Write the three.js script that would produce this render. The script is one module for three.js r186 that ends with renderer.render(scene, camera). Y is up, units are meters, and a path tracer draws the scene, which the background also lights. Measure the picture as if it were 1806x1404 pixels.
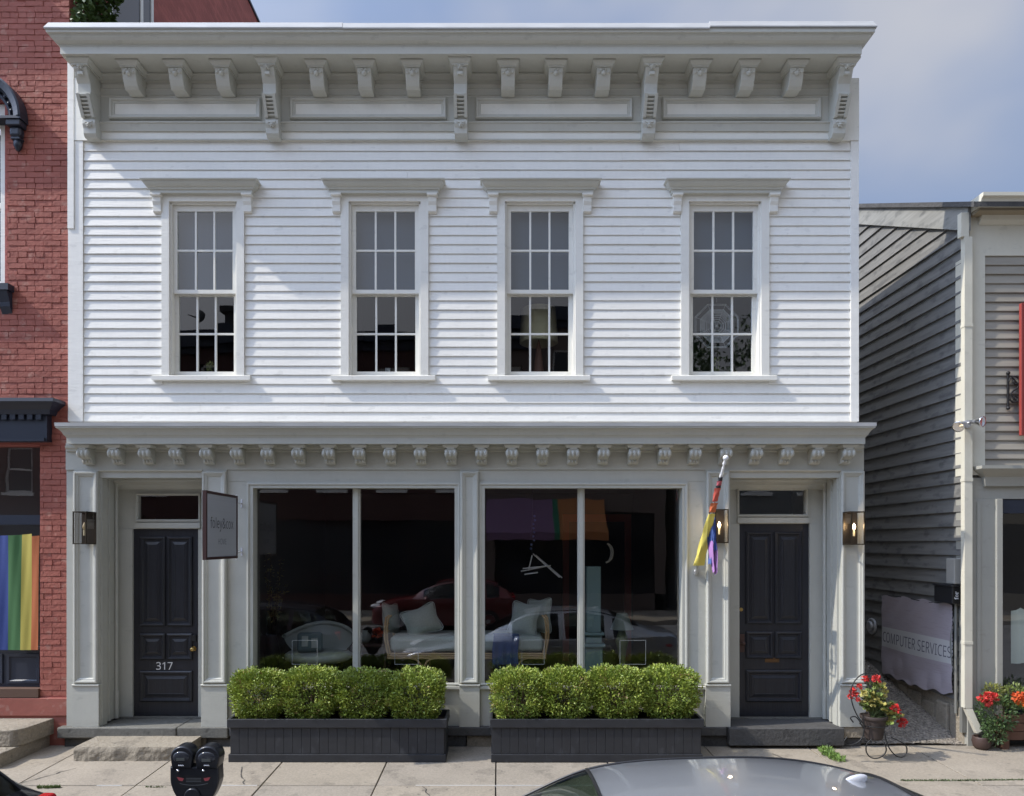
import * as THREE from 'three';
import { mergeGeometries, toCreasedNormals } from 'three/addons/utils/BufferGeometryUtils.js';
import { RoundedBoxGeometry } from 'three/addons/geometries/RoundedBoxGeometry.js';
import { FontLoader } from 'three/addons/loaders/FontLoader.js';
import { TextGeometry } from 'three/addons/geometries/TextGeometry.js';

// ------------------------------------------------------------------ camera, sky, sun, exposure
const scene = new THREE.Scene();
const CAM_H = 2.38, CAM_D = 8.5;                       // eye above the facade base, eye to facade plane
const camera = new THREE.PerspectiveCamera(57.67, 1806 / 1404, 0.1, 600);
camera.position.set(0, CAM_H, CAM_D);
camera.lookAt(0, CAM_H, 0);
camera.setViewOffset(1806, 1404, 25, -256, 1806, 1404); // lens shifted up: verticals stay vertical
scene.add(camera);
const renderer = new THREE.WebGLRenderer({ antialias: true });
renderer.toneMapping = THREE.LinearToneMapping;
renderer.toneMappingExposure = 1.7;
renderer.shadowMap.enabled = true;

const SUN_DIR = new THREE.Vector3(-4.95, 5.2, 1).normalize();
const sun = new THREE.DirectionalLight(new THREE.Color(1, 0.94, 0.85), 2.75);
sun.position.copy(SUN_DIR).multiplyScalar(60);
sun.castShadow = true;
Object.assign(sun.shadow.camera, { left: -25, right: 25, top: 25, bottom: -25, near: 1, far: 140 });
sun.shadow.mapSize.set(4096, 4096);
scene.add(sun, sun.target);

// ------------------------------------------------------------------ random, noise
let seed = 7;
function rnd() { seed = (seed * 1664525 + 1013904223) >>> 0; return seed / 4294967296; }
const rr = (a, b) => a + (b - a) * rnd();
function hash(i, j, k) { let h = (i * 374761393 + j * 668265263 + k * 1442695041) | 0; h = Math.imul(h ^ (h >>> 13), 1274126177); h ^= h >>> 16; return (h >>> 0) / 4294967296; }
function vnoise(x, y, px, py, k) {                      // value noise that tiles with periods px, py
  const xi = Math.floor(x), yi = Math.floor(y), fx = x - xi, fy = y - yi;
  const u = fx * fx * (3 - 2 * fx), v = fy * fy * (3 - 2 * fy), m = (a, p) => ((a % p) + p) % p;
  const a = hash(m(xi, px), m(yi, py), k), b = hash(m(xi + 1, px), m(yi, py), k), c = hash(m(xi, px), m(yi + 1, py), k), d = hash(m(xi + 1, px), m(yi + 1, py), k);
  return a + (b - a) * u + (c - a) * v + (a - b - c + d) * u * v;
}
function fbm(u, v, fx, fy, oct, k) { let s = 0, a = 0.5, t = 0; for (let o = 0; o < oct; o++) { s += a * vnoise(u * fx, v * fy, fx, fy, k + o * 17); t += a; a *= 0.5; fx *= 2; fy *= 2; } return s / t; }
const clamp = (x, a = 0, b = 1) => Math.min(b, Math.max(a, x));
const smooth = (a, b, x) => { const t = clamp((x - a) / (b - a)); return t * t * (3 - 2 * t); };
const toS = (c) => c <= 0.0031308 ? c * 12.92 : 1.055 * Math.pow(c, 1 / 2.4) - 0.055;

const CLOUD_SEED = 4632;
function cloud(u, v, s = CLOUD_SEED) { const n1 = fbm(u, v, 9, 7, 6, s), n2 = fbm(u, v, 19, 23, 5, s + 60); return smooth(0.36, 0.66, n1 * 0.75 + n2 * 0.25) * 0.9 + 0.06; }
// sky: blue with thin cloud, brighter towards the sun as air is
{
  const W = 1024, H = 512, d = new Float32Array(W * H * 4);
  for (let j = 0; j < H; j++) for (let i = 0; i < W; i++) {
    const el = ((j + 0.5) / H - 0.5) * Math.PI, az = (i + 0.5) / W, ph = (az - 0.5) * 2 * Math.PI;
    const up = Math.max(0, Math.sin(el)), cg = Math.cos(el) * (Math.cos(ph) * SUN_DIR.x + Math.sin(ph) * SUN_DIR.z) + Math.sin(el) * SUN_DIR.y;
    const t = Math.pow(1 - up, 2.2), glow = 0.78 + 8 * Math.pow((1 + cg) / 2, 12);
    let r = 0.158 + 0.10 * t, g = 0.236 + 0.09 * t, b = 0.415 + 0.03 * t;
    const c = cloud(az, el / Math.PI + 0.5);
    r += (0.415 - r) * c; g += (0.428 - g) * c; b += (0.475 - b) * c;
    if (el < 0) { r = 0.12; g = 0.12; b = 0.12; }
    const q = (j * W + i) * 4; d[q] = r * glow; d[q + 1] = g * glow; d[q + 2] = b * glow; d[q + 3] = 1;
  }
  const sky = new THREE.DataTexture(d, W, H, THREE.RGBAFormat, THREE.FloatType);
  sky.mapping = THREE.EquirectangularReflectionMapping; sky.magFilter = sky.minFilter = THREE.LinearFilter; sky.wrapS = THREE.RepeatWrapping; sky.needsUpdate = true;
  scene.background = sky; scene.environment = sky;
}

// ------------------------------------------------------------------ helpers: naming, geometry, survey
const names = new Map();
function numbered(n) { const c = names.get(n) || 0; names.set(n, c + 1); return c ? `${n}_${String(c).padStart(3, '0')}` : n; }
function tag(o, label, category, group) { o.userData.label = label; if (category) o.userData.category = category; if (group) o.userData.group = group; return o; }
function thing(name, label, category, pos = [0, 0, 0], turn = 0, group) {
  const o = new THREE.Group(); o.name = numbered(name); o.position.set(...pos); o.rotation.y = turn; scene.add(o);
  return tag(o, label, category, group);
}
// elevation survey: u, v are 1/150 m on the facade plane, z steps out from it
const X = (u, z = 0) => (u - 878) / 150 * (CAM_D - z) / CAM_D;
const Y = (v, z = 0) => CAM_H - (v - 958) / 150 * (CAM_D - z) / CAM_D;

function prep(g) { const h = g.index ? g.toNonIndexed() : g; for (const k of Object.keys(h.attributes)) if (!['position', 'normal', 'color'].includes(k)) h.deleteAttribute(k); if (!h.attributes.normal) h.computeVertexNormals(); return h; }
function boxUV(g) {                                     // uv in metres by the side a face looks to
  const p = g.attributes.position, n = g.attributes.normal, uv = new Float32Array(p.count * 2);
  for (let i = 0; i < p.count; i += 3) {
    let nx = 0, ny = 0, nz = 0; for (let k = 0; k < 3; k++) { nx += Math.abs(n.getX(i + k)); ny += Math.abs(n.getY(i + k)); nz += Math.abs(n.getZ(i + k)); }
    for (let k = 0; k < 3; k++) { const q = i + k, x = p.getX(q), y = p.getY(q), z = p.getZ(q);
      if (ny >= nx && ny >= nz) { uv[2 * q] = x; uv[2 * q + 1] = z; } else if (nx >= nz) { uv[2 * q] = z; uv[2 * q + 1] = y; } else { uv[2 * q] = x; uv[2 * q + 1] = y; } }
  }
  g.setAttribute('uv', new THREE.BufferAttribute(uv, 2)); return g;
}
function join(geos) { const list = (Array.isArray(geos) ? geos : [geos]).flat(3).map(prep); return boxUV(list.length > 1 ? mergeGeometries(list) : list[0]); }
function mk(name, geos, mat, parent, extra) {
  const m = new THREE.Mesh(join(geos), mat); m.castShadow = m.receiveShadow = true;
  m.name = parent ? numbered(parent.name + '/' + name).split('/')[1] : numbered(name);
  (parent || scene).add(m); if (extra) Object.assign(m.userData, extra); return m;
}
function raw(name, geo, mat, parent) { const m = new THREE.Mesh(geo, mat); m.castShadow = m.receiveShadow = true; m.name = parent ? numbered(parent.name + '/' + name).split('/')[1] : numbered(name); (parent || scene).add(m); return m; }
function bx(x0, x1, y0, y1, z0, z1) { const g = new THREE.BoxGeometry(Math.abs(x1 - x0), Math.abs(y1 - y0), Math.abs(z1 - z0)); g.translate((x0 + x1) / 2, (y0 + y1) / 2, (z0 + z1) / 2); return g; }
function rb(x0, x1, y0, y1, z0, z1, r = 0.01, s = 2) { const g = new RoundedBoxGeometry(Math.abs(x1 - x0), Math.abs(y1 - y0), Math.abs(z1 - z0), s, r); g.translate((x0 + x1) / 2, (y0 + y1) / 2, (z0 + z1) / 2); return g; }
function tris(list) { const g = new THREE.BufferGeometry(); g.setAttribute('position', new THREE.Float32BufferAttribute(list, 3)); g.computeVertexNormals(); return g; }
const quad = (a, b, c, d) => [...a, ...b, ...c, ...a, ...c, ...d];
function rectMould(x0, x1, y0, y1, prof, cap = true) {  // mitred moulding round a rectangle; prof = [inset, z]
  const L = [], loop = ([i, z]) => [[x0 + i, y0 + i, z], [x1 - i, y0 + i, z], [x1 - i, y1 - i, z], [x0 + i, y1 - i, z]];
  for (let k = 0; k + 1 < prof.length; k++) { const A = loop(prof[k]), B = loop(prof[k + 1]); for (let e = 0; e < 4; e++) { const f = (e + 1) % 4; L.push(...quad(A[e], A[f], B[f], B[e])); } }
  if (cap) { const B = loop(prof[prof.length - 1]); L.push(...quad(B[0], B[1], B[2], B[3])); }
  return tris(L);
}
function sweep(prof, path) {                            // moulding [out, y] along a plan path [x, z], mitred, ends capped
  const n = path.length, nor = []; for (let i = 0; i + 1 < n; i++) { const dx = path[i + 1][0] - path[i][0], dz = path[i + 1][1] - path[i][1], l = Math.hypot(dx, dz); nor.push([-dz / l, dx / l]); }
  const off = path.map((p, i) => { const a = nor[Math.max(0, i - 1)], b = nor[Math.min(n - 2, i)], d = 1 + a[0] * b[0] + a[1] * b[1]; return [(a[0] + b[0]) / d, (a[1] + b[1]) / d]; });
  const pt = (i, k) => [path[i][0] + off[i][0] * prof[k][0], prof[k][1], path[i][1] + off[i][1] * prof[k][0]];
  const L = [], m = prof.length;
  for (let i = 0; i + 1 < n; i++) for (let k = 0; k < m; k++) { const q = (k + 1) % m; L.push(...quad(pt(i, k), pt(i, q), pt(i + 1, q), pt(i + 1, k))); }
  const sh = THREE.ShapeUtils.triangulateShape(prof.map(p => new THREE.Vector2(p[0], p[1])), []);
  for (const e of [0, n - 1]) for (const t of sh) { const v = t.map(k => pt(e, k)); L.push(...(e ? [...v[0], ...v[1], ...v[2]] : [...v[0], ...v[2], ...v[1]])); }
  return tris(L);
}
function extr(pts, x0, x1, bevel = 0, steps = 1) {                 // side outline [z, y] carried from x0 to x1
  const s = new THREE.Shape(pts.map(p => new THREE.Vector2(p[0], p[1])));
  const g = new THREE.ExtrudeGeometry(s, { steps, depth: x1 - x0 - 2 * bevel, bevelEnabled: bevel > 0, bevelSize: bevel, bevelThickness: bevel, bevelSegments: 2, bevelOffset: -bevel, curveSegments: 6 });
  g.translate(0, 0, bevel); g.rotateY(-Math.PI / 2); g.translate(x1, 0, 0); return g;
}
function tube(pts, r, seg = 0, rad = 6, closed = false) { const c = new THREE.CatmullRomCurve3(pts.map(p => new THREE.Vector3(...p)), closed); return new THREE.TubeGeometry(c, seg || Math.max(4, pts.length * 4), r, rad, closed); }
function rod(a, b, r, r2 = r, n = 8) { const A = new THREE.Vector3(...a), B = new THREE.Vector3(...b), g = new THREE.CylinderGeometry(r2, r, A.distanceTo(B), n); g.applyQuaternion(new THREE.Quaternion().setFromUnitVectors(new THREE.Vector3(0, 1, 0), B.clone().sub(A).normalize())); g.translate((A.x + B.x) / 2, (A.y + B.y) / 2, (A.z + B.z) / 2); return g; }
function ball(x, y, z, r, w = 10, h = 8) { const g = new THREE.SphereGeometry(r, w, h); g.translate(x, y, z); return g; }
function lathe(pts, x, y, z, n = 16) { const g = new THREE.LatheGeometry(pts.map(p => new THREE.Vector2(p[0], p[1])), n); g.translate(x, y, z); return g; }

// ------------------------------------------------------------------ materials
function texture(size, fn, metres = 1, srgb = true) {   // fn(u, v) -> [r, g, b] linear, or a height 0..1
  const d = new Uint8Array(size * size * 4);
  for (let j = 0; j < size; j++) for (let i = 0; i < size; i++) { let c = fn(i / size, j / size); if (!Array.isArray(c)) c = [c, c, c]; const q = (j * size + i) * 4; for (let k = 0; k < 3; k++) d[q + k] = 255 * clamp(srgb ? toS(clamp(c[k])) : c[k]); d[q + 3] = 255; }
  const t = new THREE.DataTexture(d, size, size); t.wrapS = t.wrapT = THREE.RepeatWrapping; t.magFilter = THREE.LinearFilter; t.minFilter = THREE.LinearMipmapLinearFilter; t.generateMipmaps = true;
  if (srgb) t.colorSpace = THREE.SRGBColorSpace; t.repeat.set(1 / metres, 1 / metres); t.needsUpdate = true; return t;
}
const lin = (r, g, b) => new THREE.Color().setRGB(r, g, b);
function mat(r, g, b, rough = 0.7, o = {}) { return new THREE.MeshStandardMaterial({ color: lin(r, g, b), roughness: rough, ...o }); }
const mul = (c, k) => [c[0] * k, c[1] * k, c[2] * k];
const paintMap = texture(512, (u, v) => { const n = fbm(u, v, 5, 9, 5, 3), f = fbm(u, v, 60, 24, 3, 9), sp = smooth(0.70, 0.80, fbm(u, v, 14, 30, 4, 31)); return mul([0.838, 0.818, 0.752], 0.93 + 0.10 * n + 0.05 * (f - 0.5) - 0.09 * sp); }, 1.7);
const paintBump = texture(512, (u, v) => fbm(u, v, 9, 60, 4, 5), 0.9, false);
const white = new THREE.MeshStandardMaterial({ map: paintMap, roughness: 0.55, bumpMap: paintBump, bumpScale: 0.0012 });
const trim = new THREE.MeshStandardMaterial({ map: paintMap, color: lin(0.93, 0.93, 0.915), roughness: 0.5, bumpMap: paintBump, bumpScale: 0.0008 });
const shadedTrim = new THREE.MeshStandardMaterial({ map: paintMap, color: lin(0.65, 0.66, 0.635), roughness: 0.5, bumpMap: paintBump, bumpScale: 0.0008 });  // greyish trim paint, with the shade under the overhangs painted into its tone
const friezePaint = new THREE.MeshStandardMaterial({ map: paintMap, color: lin(0.96, 0.965, 0.945), roughness: 0.5, bumpMap: paintBump, bumpScale: 0.0008 });
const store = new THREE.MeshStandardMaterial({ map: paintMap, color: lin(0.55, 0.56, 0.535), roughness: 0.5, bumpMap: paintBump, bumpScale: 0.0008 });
const flash = new THREE.MeshStandardMaterial({ map: texture(256, (u, v) => mul([0.50, 0.50, 0.485], 0.75 + 0.3 * fbm(u, v, 5, 40, 4, 4)), 1.3), roughness: 0.5 });
const redMap = texture(512, (u, v) => { const n = fbm(u, v, 6, 6, 5, 23), f = fbm(u, v, 50, 50, 3, 29), w = smooth(0.62, 0.78, fbm(u, v, 18, 18, 4, 51)); const c = [0.34, 0.108, 0.080]; return [c[0] * (0.82 + 0.3 * n + 0.1 * (f - 0.5)) + 0.06 * w, c[1] * (0.75 + 0.4 * n) + 0.07 * w, c[2] * (0.75 + 0.4 * n) + 0.06 * w]; }, 1.4);
const roughBump = texture(512, (u, v) => fbm(u, v, 24, 24, 5, 37), 0.8, false);
const reds = [1, 0.94, 1.05, 0.98].map(k => new THREE.MeshStandardMaterial({ map: redMap, color: lin(k * 1.02, k * 1.03, k * 0.98), roughness: 0.8, bumpMap: roughBump, bumpScale: 0.004 }));
const redSide = new THREE.MeshStandardMaterial({ map: texture(512, (u, v) => { const row = Math.floor(v * 24), off = (row % 2) * 0.5, cx = u * 8 + off, bu = cx - Math.floor(cx), bv = v * 24 - row; const mort = (bu < 0.05 || bv < 0.14) ? 0.86 : 1, k = 0.85 + 0.25 * hash(Math.floor(cx) % 8, row, 3) + 0.2 * (fbm(u, v, 6, 6, 4, 2) - 0.5); return mul([0.40, 0.12, 0.095], k * mort); }, 1.8), roughness: 0.85, bumpMap: roughBump, bumpScale: 0.005 });
const navy = mat(0.022, 0.027, 0.042, 0.45);
const doorPaint = new THREE.MeshStandardMaterial({ map: texture(512, (u, v) => mul([0.016, 0.017, 0.022], 0.7 + 0.7 * fbm(u, v, 40, 3, 5, 13)), 0.9), roughness: 0.42, bumpMap: texture(256, (u, v) => fbm(u, v, 60, 3, 4, 15), 0.6, false), bumpScale: 0.0015 });
const planterPaint = new THREE.MeshStandardMaterial({ map: texture(512, (u, v) => { const s = smooth(0.66, 0.8, fbm(u, v, 20, 9, 5, 77)); return mul([0.022, 0.023, 0.026], 0.75 + 0.5 * fbm(u, v, 9, 20, 5, 61) + 0.6 * s); }, 1.1), roughness: 0.6 });
function concreteTex(k, tint) { return texture(512, (u, v) => { const n = fbm(u, v, 4, 4, 5, k), f = fbm(u, v, 128, 128, 2, k + 5), st = smooth(0.6, 0.72, fbm(u, v, 9, 9, 5, k + 9)), dk = smooth(0.80, 0.88, fbm(u, v, 50, 50, 3, k + 13)); { const gx = Math.floor(u * 14), gy = Math.floor(v * 14), q = hash(gx, gy, k + 2), cx = (gx + 0.3 + 0.4 * hash(gx, gy, k + 3)) / 14, cy = (gy + 0.3 + 0.4 * hash(gx, gy, k + 4)) / 14, gum = q > 0.86 && Math.hypot(u - cx, v - cy) < 0.006 + 0.007 * hash(gx, gy, k + 6) ? 0.22 : 0; return mul(tint, 0.78 + 0.30 * n + 0.34 * (f - 0.5) - 0.17 * st - 0.3 * dk - gum); } }, 1.6); }
const concretes = [0, 1, 2].map(i => new THREE.MeshStandardMaterial({ map: concreteTex(100 + i * 40, [[0.30, 0.258, 0.20], [0.312, 0.268, 0.206], [0.285, 0.248, 0.197]][i]), roughness: 0.9, bumpMap: roughBump, bumpScale: 0.002 }));
const stone = new THREE.MeshStandardMaterial({ map: concreteTex(300, [0.285, 0.245, 0.185]), roughness: 0.9, bumpMap: roughBump, bumpScale: 0.012 });
const bluestone = new THREE.MeshStandardMaterial({ map: concreteTex(340, [0.15, 0.145, 0.125]), roughness: 0.8, bumpMap: roughBump, bumpScale: 0.004 });
const darkstone = new THREE.MeshStandardMaterial({ map: concreteTex(380, [0.075, 0.073, 0.07]), roughness: 0.8, bumpMap: roughBump, bumpScale: 0.006 });
const asphalt = new THREE.MeshStandardMaterial({ map: texture(512, (u, v) => mul([0.125, 0.123, 0.12], 0.6 + 0.5 * fbm(u, v, 6, 6, 4, 8) + 0.5 * fbm(u, v, 120, 120, 2, 18)), 3), roughness: 0.9 });
const gravelMat = new THREE.MeshStandardMaterial({ map: texture(512, (u, v) => { const n = vnoise(u * 90, v * 90, 90, 90, 5), m = fbm(u, v, 8, 8, 4, 44); return mul([0.27, 0.235, 0.19], 0.35 + 0.9 * n + 0.4 * (m - 0.5)); }, 1.5), roughness: 0.95, bumpMap: texture(512, (u, v) => vnoise(u * 90, v * 90, 90, 90, 5), 1.5, false), bumpScale: 0.02 });
const weathered = [0, 1, 2].map(i => new THREE.MeshStandardMaterial({ map: texture(512, (u, v) => { const g = fbm(u, v, 4, 48, 5, 140 + i), p = smooth(0.55, 0.75, fbm(u, v, 10, 22, 5, 150 + i)); return [0.172 * (0.7 + 0.5 * g) - 0.05 * p, 0.168 * (0.7 + 0.5 * g) - 0.048 * p, 0.155 * (0.7 + 0.5 * g) - 0.042 * p]; }, 1.6), roughness: 0.85, bumpMap: paintBump, bumpScale: 0.0008 }));
const khaki = [0.95, 1, 1.06].map((k) => new THREE.MeshStandardMaterial({ map: texture(256, (u, v) => mul([0.30, 0.272, 0.222], k * (0.85 + 0.3 * fbm(u, v, 4, 30, 4, 160))), 1.2), roughness: 0.75 }));
const cream = new THREE.MeshStandardMaterial({ map: paintMap, color: lin(0.72, 0.70, 0.62), roughness: 0.55 });
const greyTrim = new THREE.MeshStandardMaterial({ map: paintMap, color: lin(0.40, 0.40, 0.375), roughness: 0.55 });
const iron = mat(0.02, 0.02, 0.02, 0.55, { metalness: 0.3 });
const bronze = mat(0.055, 0.042, 0.028, 0.42, { metalness: 0.6 });
const brass = mat(0.55, 0.38, 0.14, 0.3, { metalness: 1 });
const chrome = mat(0.75, 0.75, 0.76, 0.18, { metalness: 1 });
const galv = mat(0.5, 0.5, 0.5, 0.4, { metalness: 0.6 });
const rust = mat(0.06, 0.028, 0.02, 0.6);
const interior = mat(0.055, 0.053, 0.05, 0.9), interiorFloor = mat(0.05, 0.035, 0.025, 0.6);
const wavy = texture(256, (u, v) => fbm(u, v, 3, 4, 2, 81), 0.7, false);
const glass = new THREE.MeshPhysicalMaterial({ color: 0xffffff, roughness: 0.0, metalness: 0, transmission: 1, thickness: 0, ior: 2.0, bumpMap: wavy, bumpScale: 0.0003 });
const glassUp = new THREE.MeshPhysicalMaterial({ color: lin(0.82, 0.86, 0.86), roughness: 0.0, metalness: 0, transmission: 1, thickness: 0, ior: 1.95, bumpMap: wavy, bumpScale: 0.0004 });
const carGlass = new THREE.MeshPhysicalMaterial({ color: lin(0.35, 0.42, 0.38), roughness: 0.0, transmission: 1, thickness: 0, ior: 1.5 });
const soil = new THREE.MeshStandardMaterial({ map: texture(256, (u, v) => mul([0.035, 0.024, 0.016], 0.3 + 1.3 * fbm(u, v, 40, 40, 3, 7)), 0.6), roughness: 1, bumpMap: roughBump, bumpScale: 0.02 });

// ------------------------------------------------------------------ ground, road, pavements
function sheet(name, geos, m) { const o = mk(name, geos, m); o.userData.kind = 'structure'; return o; }
sheet('ground', bx(-160, 160, -0.85, -0.6, -160, 160), asphalt);
sheet('road', bx(-60, 60, -0.6, -0.25, 3.85, 14.6), asphalt);
sheet('far_pavement', bx(-60, 60, -0.6, -0.1, 14.6, 18), concretes[1]);
const walk = new THREE.Group(); walk.name = 'pavement'; walk.userData.kind = 'structure'; scene.add(walk);
mk('bedding', bx(-14, 14, -0.6, -0.135, -0.32, 3.7), darkstone, walk);
const slabY = z => 0.0 - 0.027 * z;
{
  const xs = [-13.2, -12, -10.8, -9.6, -8.4, -7.2, -6.0, -4.81, -3.61, -2.36, -1.216, -0.02, 1.2, 2.42, 3.62, 4.83, 6.05, 7.25, 8.45, 9.65, 10.85, 12.05, 13.2], zs = [-0.3, 1.29, 2.5, 3.7];
  for (let j = 0; j < 3; j++) for (let i = 0; i + 1 < xs.length; i++) {
    const g = 0.006, x0 = xs[i] + g, x1 = xs[i + 1] - g, z0 = zs[j] + g, z1 = zs[j + 1] - g, dy = rr(-0.004, 0.003);
    const b = rb(x0, x1, -0.14, 0, z0, z1, 0.006, 1), p = b.attributes.position;
    for (let k = 0; k < p.count; k++) p.setY(k, p.getY(k) + slabY(p.getZ(k)) + dy);
    mk('slab', b, concretes[(i * 2 + j + Math.floor(rnd() * 2)) % 3], walk);
  }
  for (const [x0, x1] of [[-0.82, 1.15], [-4.0, -3.75], [-3.0, -2.4]]) mk('joint_sealant', bx(x0, x1, slabY(1.29) - 0.02, slabY(1.29) + 0.001, 1.2845, 1.2955), mat(0.5, 0.49, 0.46, 0.8), walk);
  const crack = pts => { const L = []; for (let i = 0; i + 1 < pts.length; i++) { const [x0, z0] = pts[i], [x1, z1] = pts[i + 1], w = 0.004 + 0.003 * ((i * 7) % 3) / 2, y = 0.0045; L.push(...quad([x0 - w, slabY(z0) + y, z0], [x1 - w, slabY(z1) + y, z1], [x1 + w, slabY(z1) + y, z1], [x0 + w, slabY(z0) + y, z0])); } mk('crack', tris(L), mat(0.05, 0.045, 0.04, 0.95), walk); };
  const walkCrack = (x, z, dx, dz, n) => { const q = []; for (let i = 0; i <= n; i++) q.push([x + dx * i / n + rr(-0.02, 0.02), z + dz * i / n]); crack(q); };
  walkCrack(-2.75, 0.75, 0.22, 0.52, 9); walkCrack(-0.75, 1.33, 0.35, 0.9, 12); walkCrack(3.1, 0.3, 0.5, 0.95, 12); walkCrack(-4.5, 0.8, -0.3, 0.45, 8);
  for (let i = 0; i < 12; i++) mk('kerb_stone', rb(-14 + i * 2.34, -14 + (i + 1) * 2.34 - 0.008, -0.4, -0.098, 3.705, 3.85, 0.015, 2), bluestone, walk);
}
// gravel alley between the white and the grey building, rising to the back
{
  const nx = 40, nz = 90, x0 = 4.25, x1 = 5.75, z0 = 0.0, z1 = -9, L = [], P = [];
  const h = (x, z) => 0.012 + Math.min(0.62, 0.27 * Math.max(0, -z - 0.05)) + 0.03 * (fbm((x + 20) / 30, (z + 20) / 30, 60, 60, 3, 5) - 0.5) + 0.014 * rnd();
  for (let j = 0; j <= nz; j++) { const row = []; for (let i = 0; i <= nx; i++) { const x = x0 + (x1 - x0) * i / nx, t = j / nz, z = z0 + (z1 - z0) * t * t; row.push([x, h(x, z), z]); } P.push(row); }
  for (let j = 0; j < nz; j++) for (let i = 0; i < nx; i++) L.push(...quad(P[j][i], P[j][i + 1], P[j + 1][i + 1], P[j + 1][i]));
  const o = mk('gravel', tris(L), gravelMat); o.userData.kind = 'stuff'; o.userData.label = 'grey brown gravel rising in the alley beside the dark boards'; o.userData.category = 'gravel';
}

// ------------------------------------------------------------------ white building
const house = thing('white_building', 'two storey white clapboard shop building with bracketed cornice and black doors', 'building');
const XL = X(122), XR = X(1513);                        // upper storey edges
const SL = X(119), SR = X(1521);                        // shop front edges
const TOPY = 8.0;
// window openings of the upper storey: casing left, casing right (survey units)
const WIN = [[287, 432], [602, 756], [877, 1028], [1200, 1355]].map(([a, b]) => ({ x0: X(a), x1: X(b) }));
const wTop = Y(349), wBot = Y(664);
// structural walls (kept a little behind the boards)
{
  const g = [], zf = -0.004, zb = -0.18, yb = 3.3, yt = 7.37;
  let x = XL + 0.01;
  for (const w of WIN) { g.push(bx(x, w.x0 + 0.05, yb, yt, zb, zf)); g.push(bx(w.x0 + 0.05, w.x1 - 0.05, yb, wBot, zb, zf)); g.push(bx(w.x0 + 0.05, w.x1 - 0.05, wTop - 0.05, yt, zb, zf)); x = w.x1 - 0.05; }
  g.push(bx(x, XR - 0.01, yb, yt, zb, zf));
  mk('front_wall', g, white, house);
  mk('side_wall', [bx(SL + 0.006, SL + 0.15, 0, 7.3, -12, -0.19)], interior, house);
  const rs = [[-0.19, 0], [-0.19, 7.36], [-12, 6.7], [-12, 0]];
  mk('side_wall', extr(rs, SR - 0.16, SR - 0.012), white, house);
  mk('back_wall', bx(SL + 0.16, SR - 0.17, 0, 6.6, -12, -11.8), interior, house);
  mk('roof', extr([[-0.19, 7.38], [-0.19, 7.28], [-12.1, 6.61], [-12.1, 6.71]], SL + 0.005, SR - 0.008), weathered[2], house);
  mk('upper_floor', bx(SL + 0.16, SR - 0.17, 3.36, 3.5, -11.7, -0.19), interiorFloor, house);
  mk('shop_floor', bx(SL + 0.16, SR - 0.17, 0.1, 0.22, -11.7, -0.4), interiorFloor, house);
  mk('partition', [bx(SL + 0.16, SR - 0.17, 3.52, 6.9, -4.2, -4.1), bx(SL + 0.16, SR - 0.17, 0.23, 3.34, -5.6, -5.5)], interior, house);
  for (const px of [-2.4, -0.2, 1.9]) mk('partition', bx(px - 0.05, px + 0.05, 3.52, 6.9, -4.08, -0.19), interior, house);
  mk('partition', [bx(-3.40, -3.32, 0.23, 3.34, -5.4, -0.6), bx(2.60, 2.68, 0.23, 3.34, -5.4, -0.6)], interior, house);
}
// clapboards, one by one
{
  const yTop = Y(251), yBot = Y(744), n = 30, h = (yTop - yBot) / n;
  const bl = X(148) + 0.002, br = X(1499) - 0.002;
  const board = (x0, x1, y0, k) => { const t = rr(0.012, 0.015), dy = rr(-0.002, 0.002), up = y0 + h + 0.016, b = extr([[-0.003, y0 + 0.017], [t - 0.006, y0 + 0.008], [t, y0], [t + 0.0004, y0 + 0.006], [0.0005, up], [-0.003, up]], x0, x1, 0, 8), p = b.attributes.position, tilt = rr(-0.0006, 0.0006), ph = rr(0, 6), am = rr(0.0003, 0.0014); for (let i = 0; i < p.count; i++) { const x = p.getX(i), w = am * Math.sin(x * 1.3 + ph) + am * 0.5 * Math.sin(x * 3.7 + ph * 2); p.setY(i, p.getY(i) + dy + tilt * x + w); p.setZ(i, p.getZ(i) + (p.getZ(i) > 0.006 ? w * 0.5 : 0)); } b.computeVertexNormals(); return b; };
  for (let k = 0; k < n; k++) {
    const y0 = yBot + k * h, cuts = [];
    const inWin = y0 + h > Y(672) && y0 < Y(322);
    let segs = [[bl, br]];
    if (inWin) { segs = []; let x = bl; for (const w of WIN) { segs.push([x, w.x0 - 0.001]); x = w.x1 + 0.001; } segs.push([x, br]); }
    else { const c = rr(-3.5, 3.2); segs = k % 3 ? [[bl, c - 0.001], [c + 0.001, br]] : segs; }
    for (const [a, b] of segs) if (b - a > 0.02) mk('clapboard', board(a, b, y0, k), white, house);
  }
  // corner boards with the plain frieze ends above them
  mk('corner_board', [bx(XL, X(148), Y(744), Y(251), -0.15, 0.024), bx(XL, X(133), Y(405), Y(98), -0.15, 0.035)], white, house);
  mk('corner_board', [bx(X(1499), XR, Y(744), Y(251), -0.15, 0.024)], white, house);
}
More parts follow.
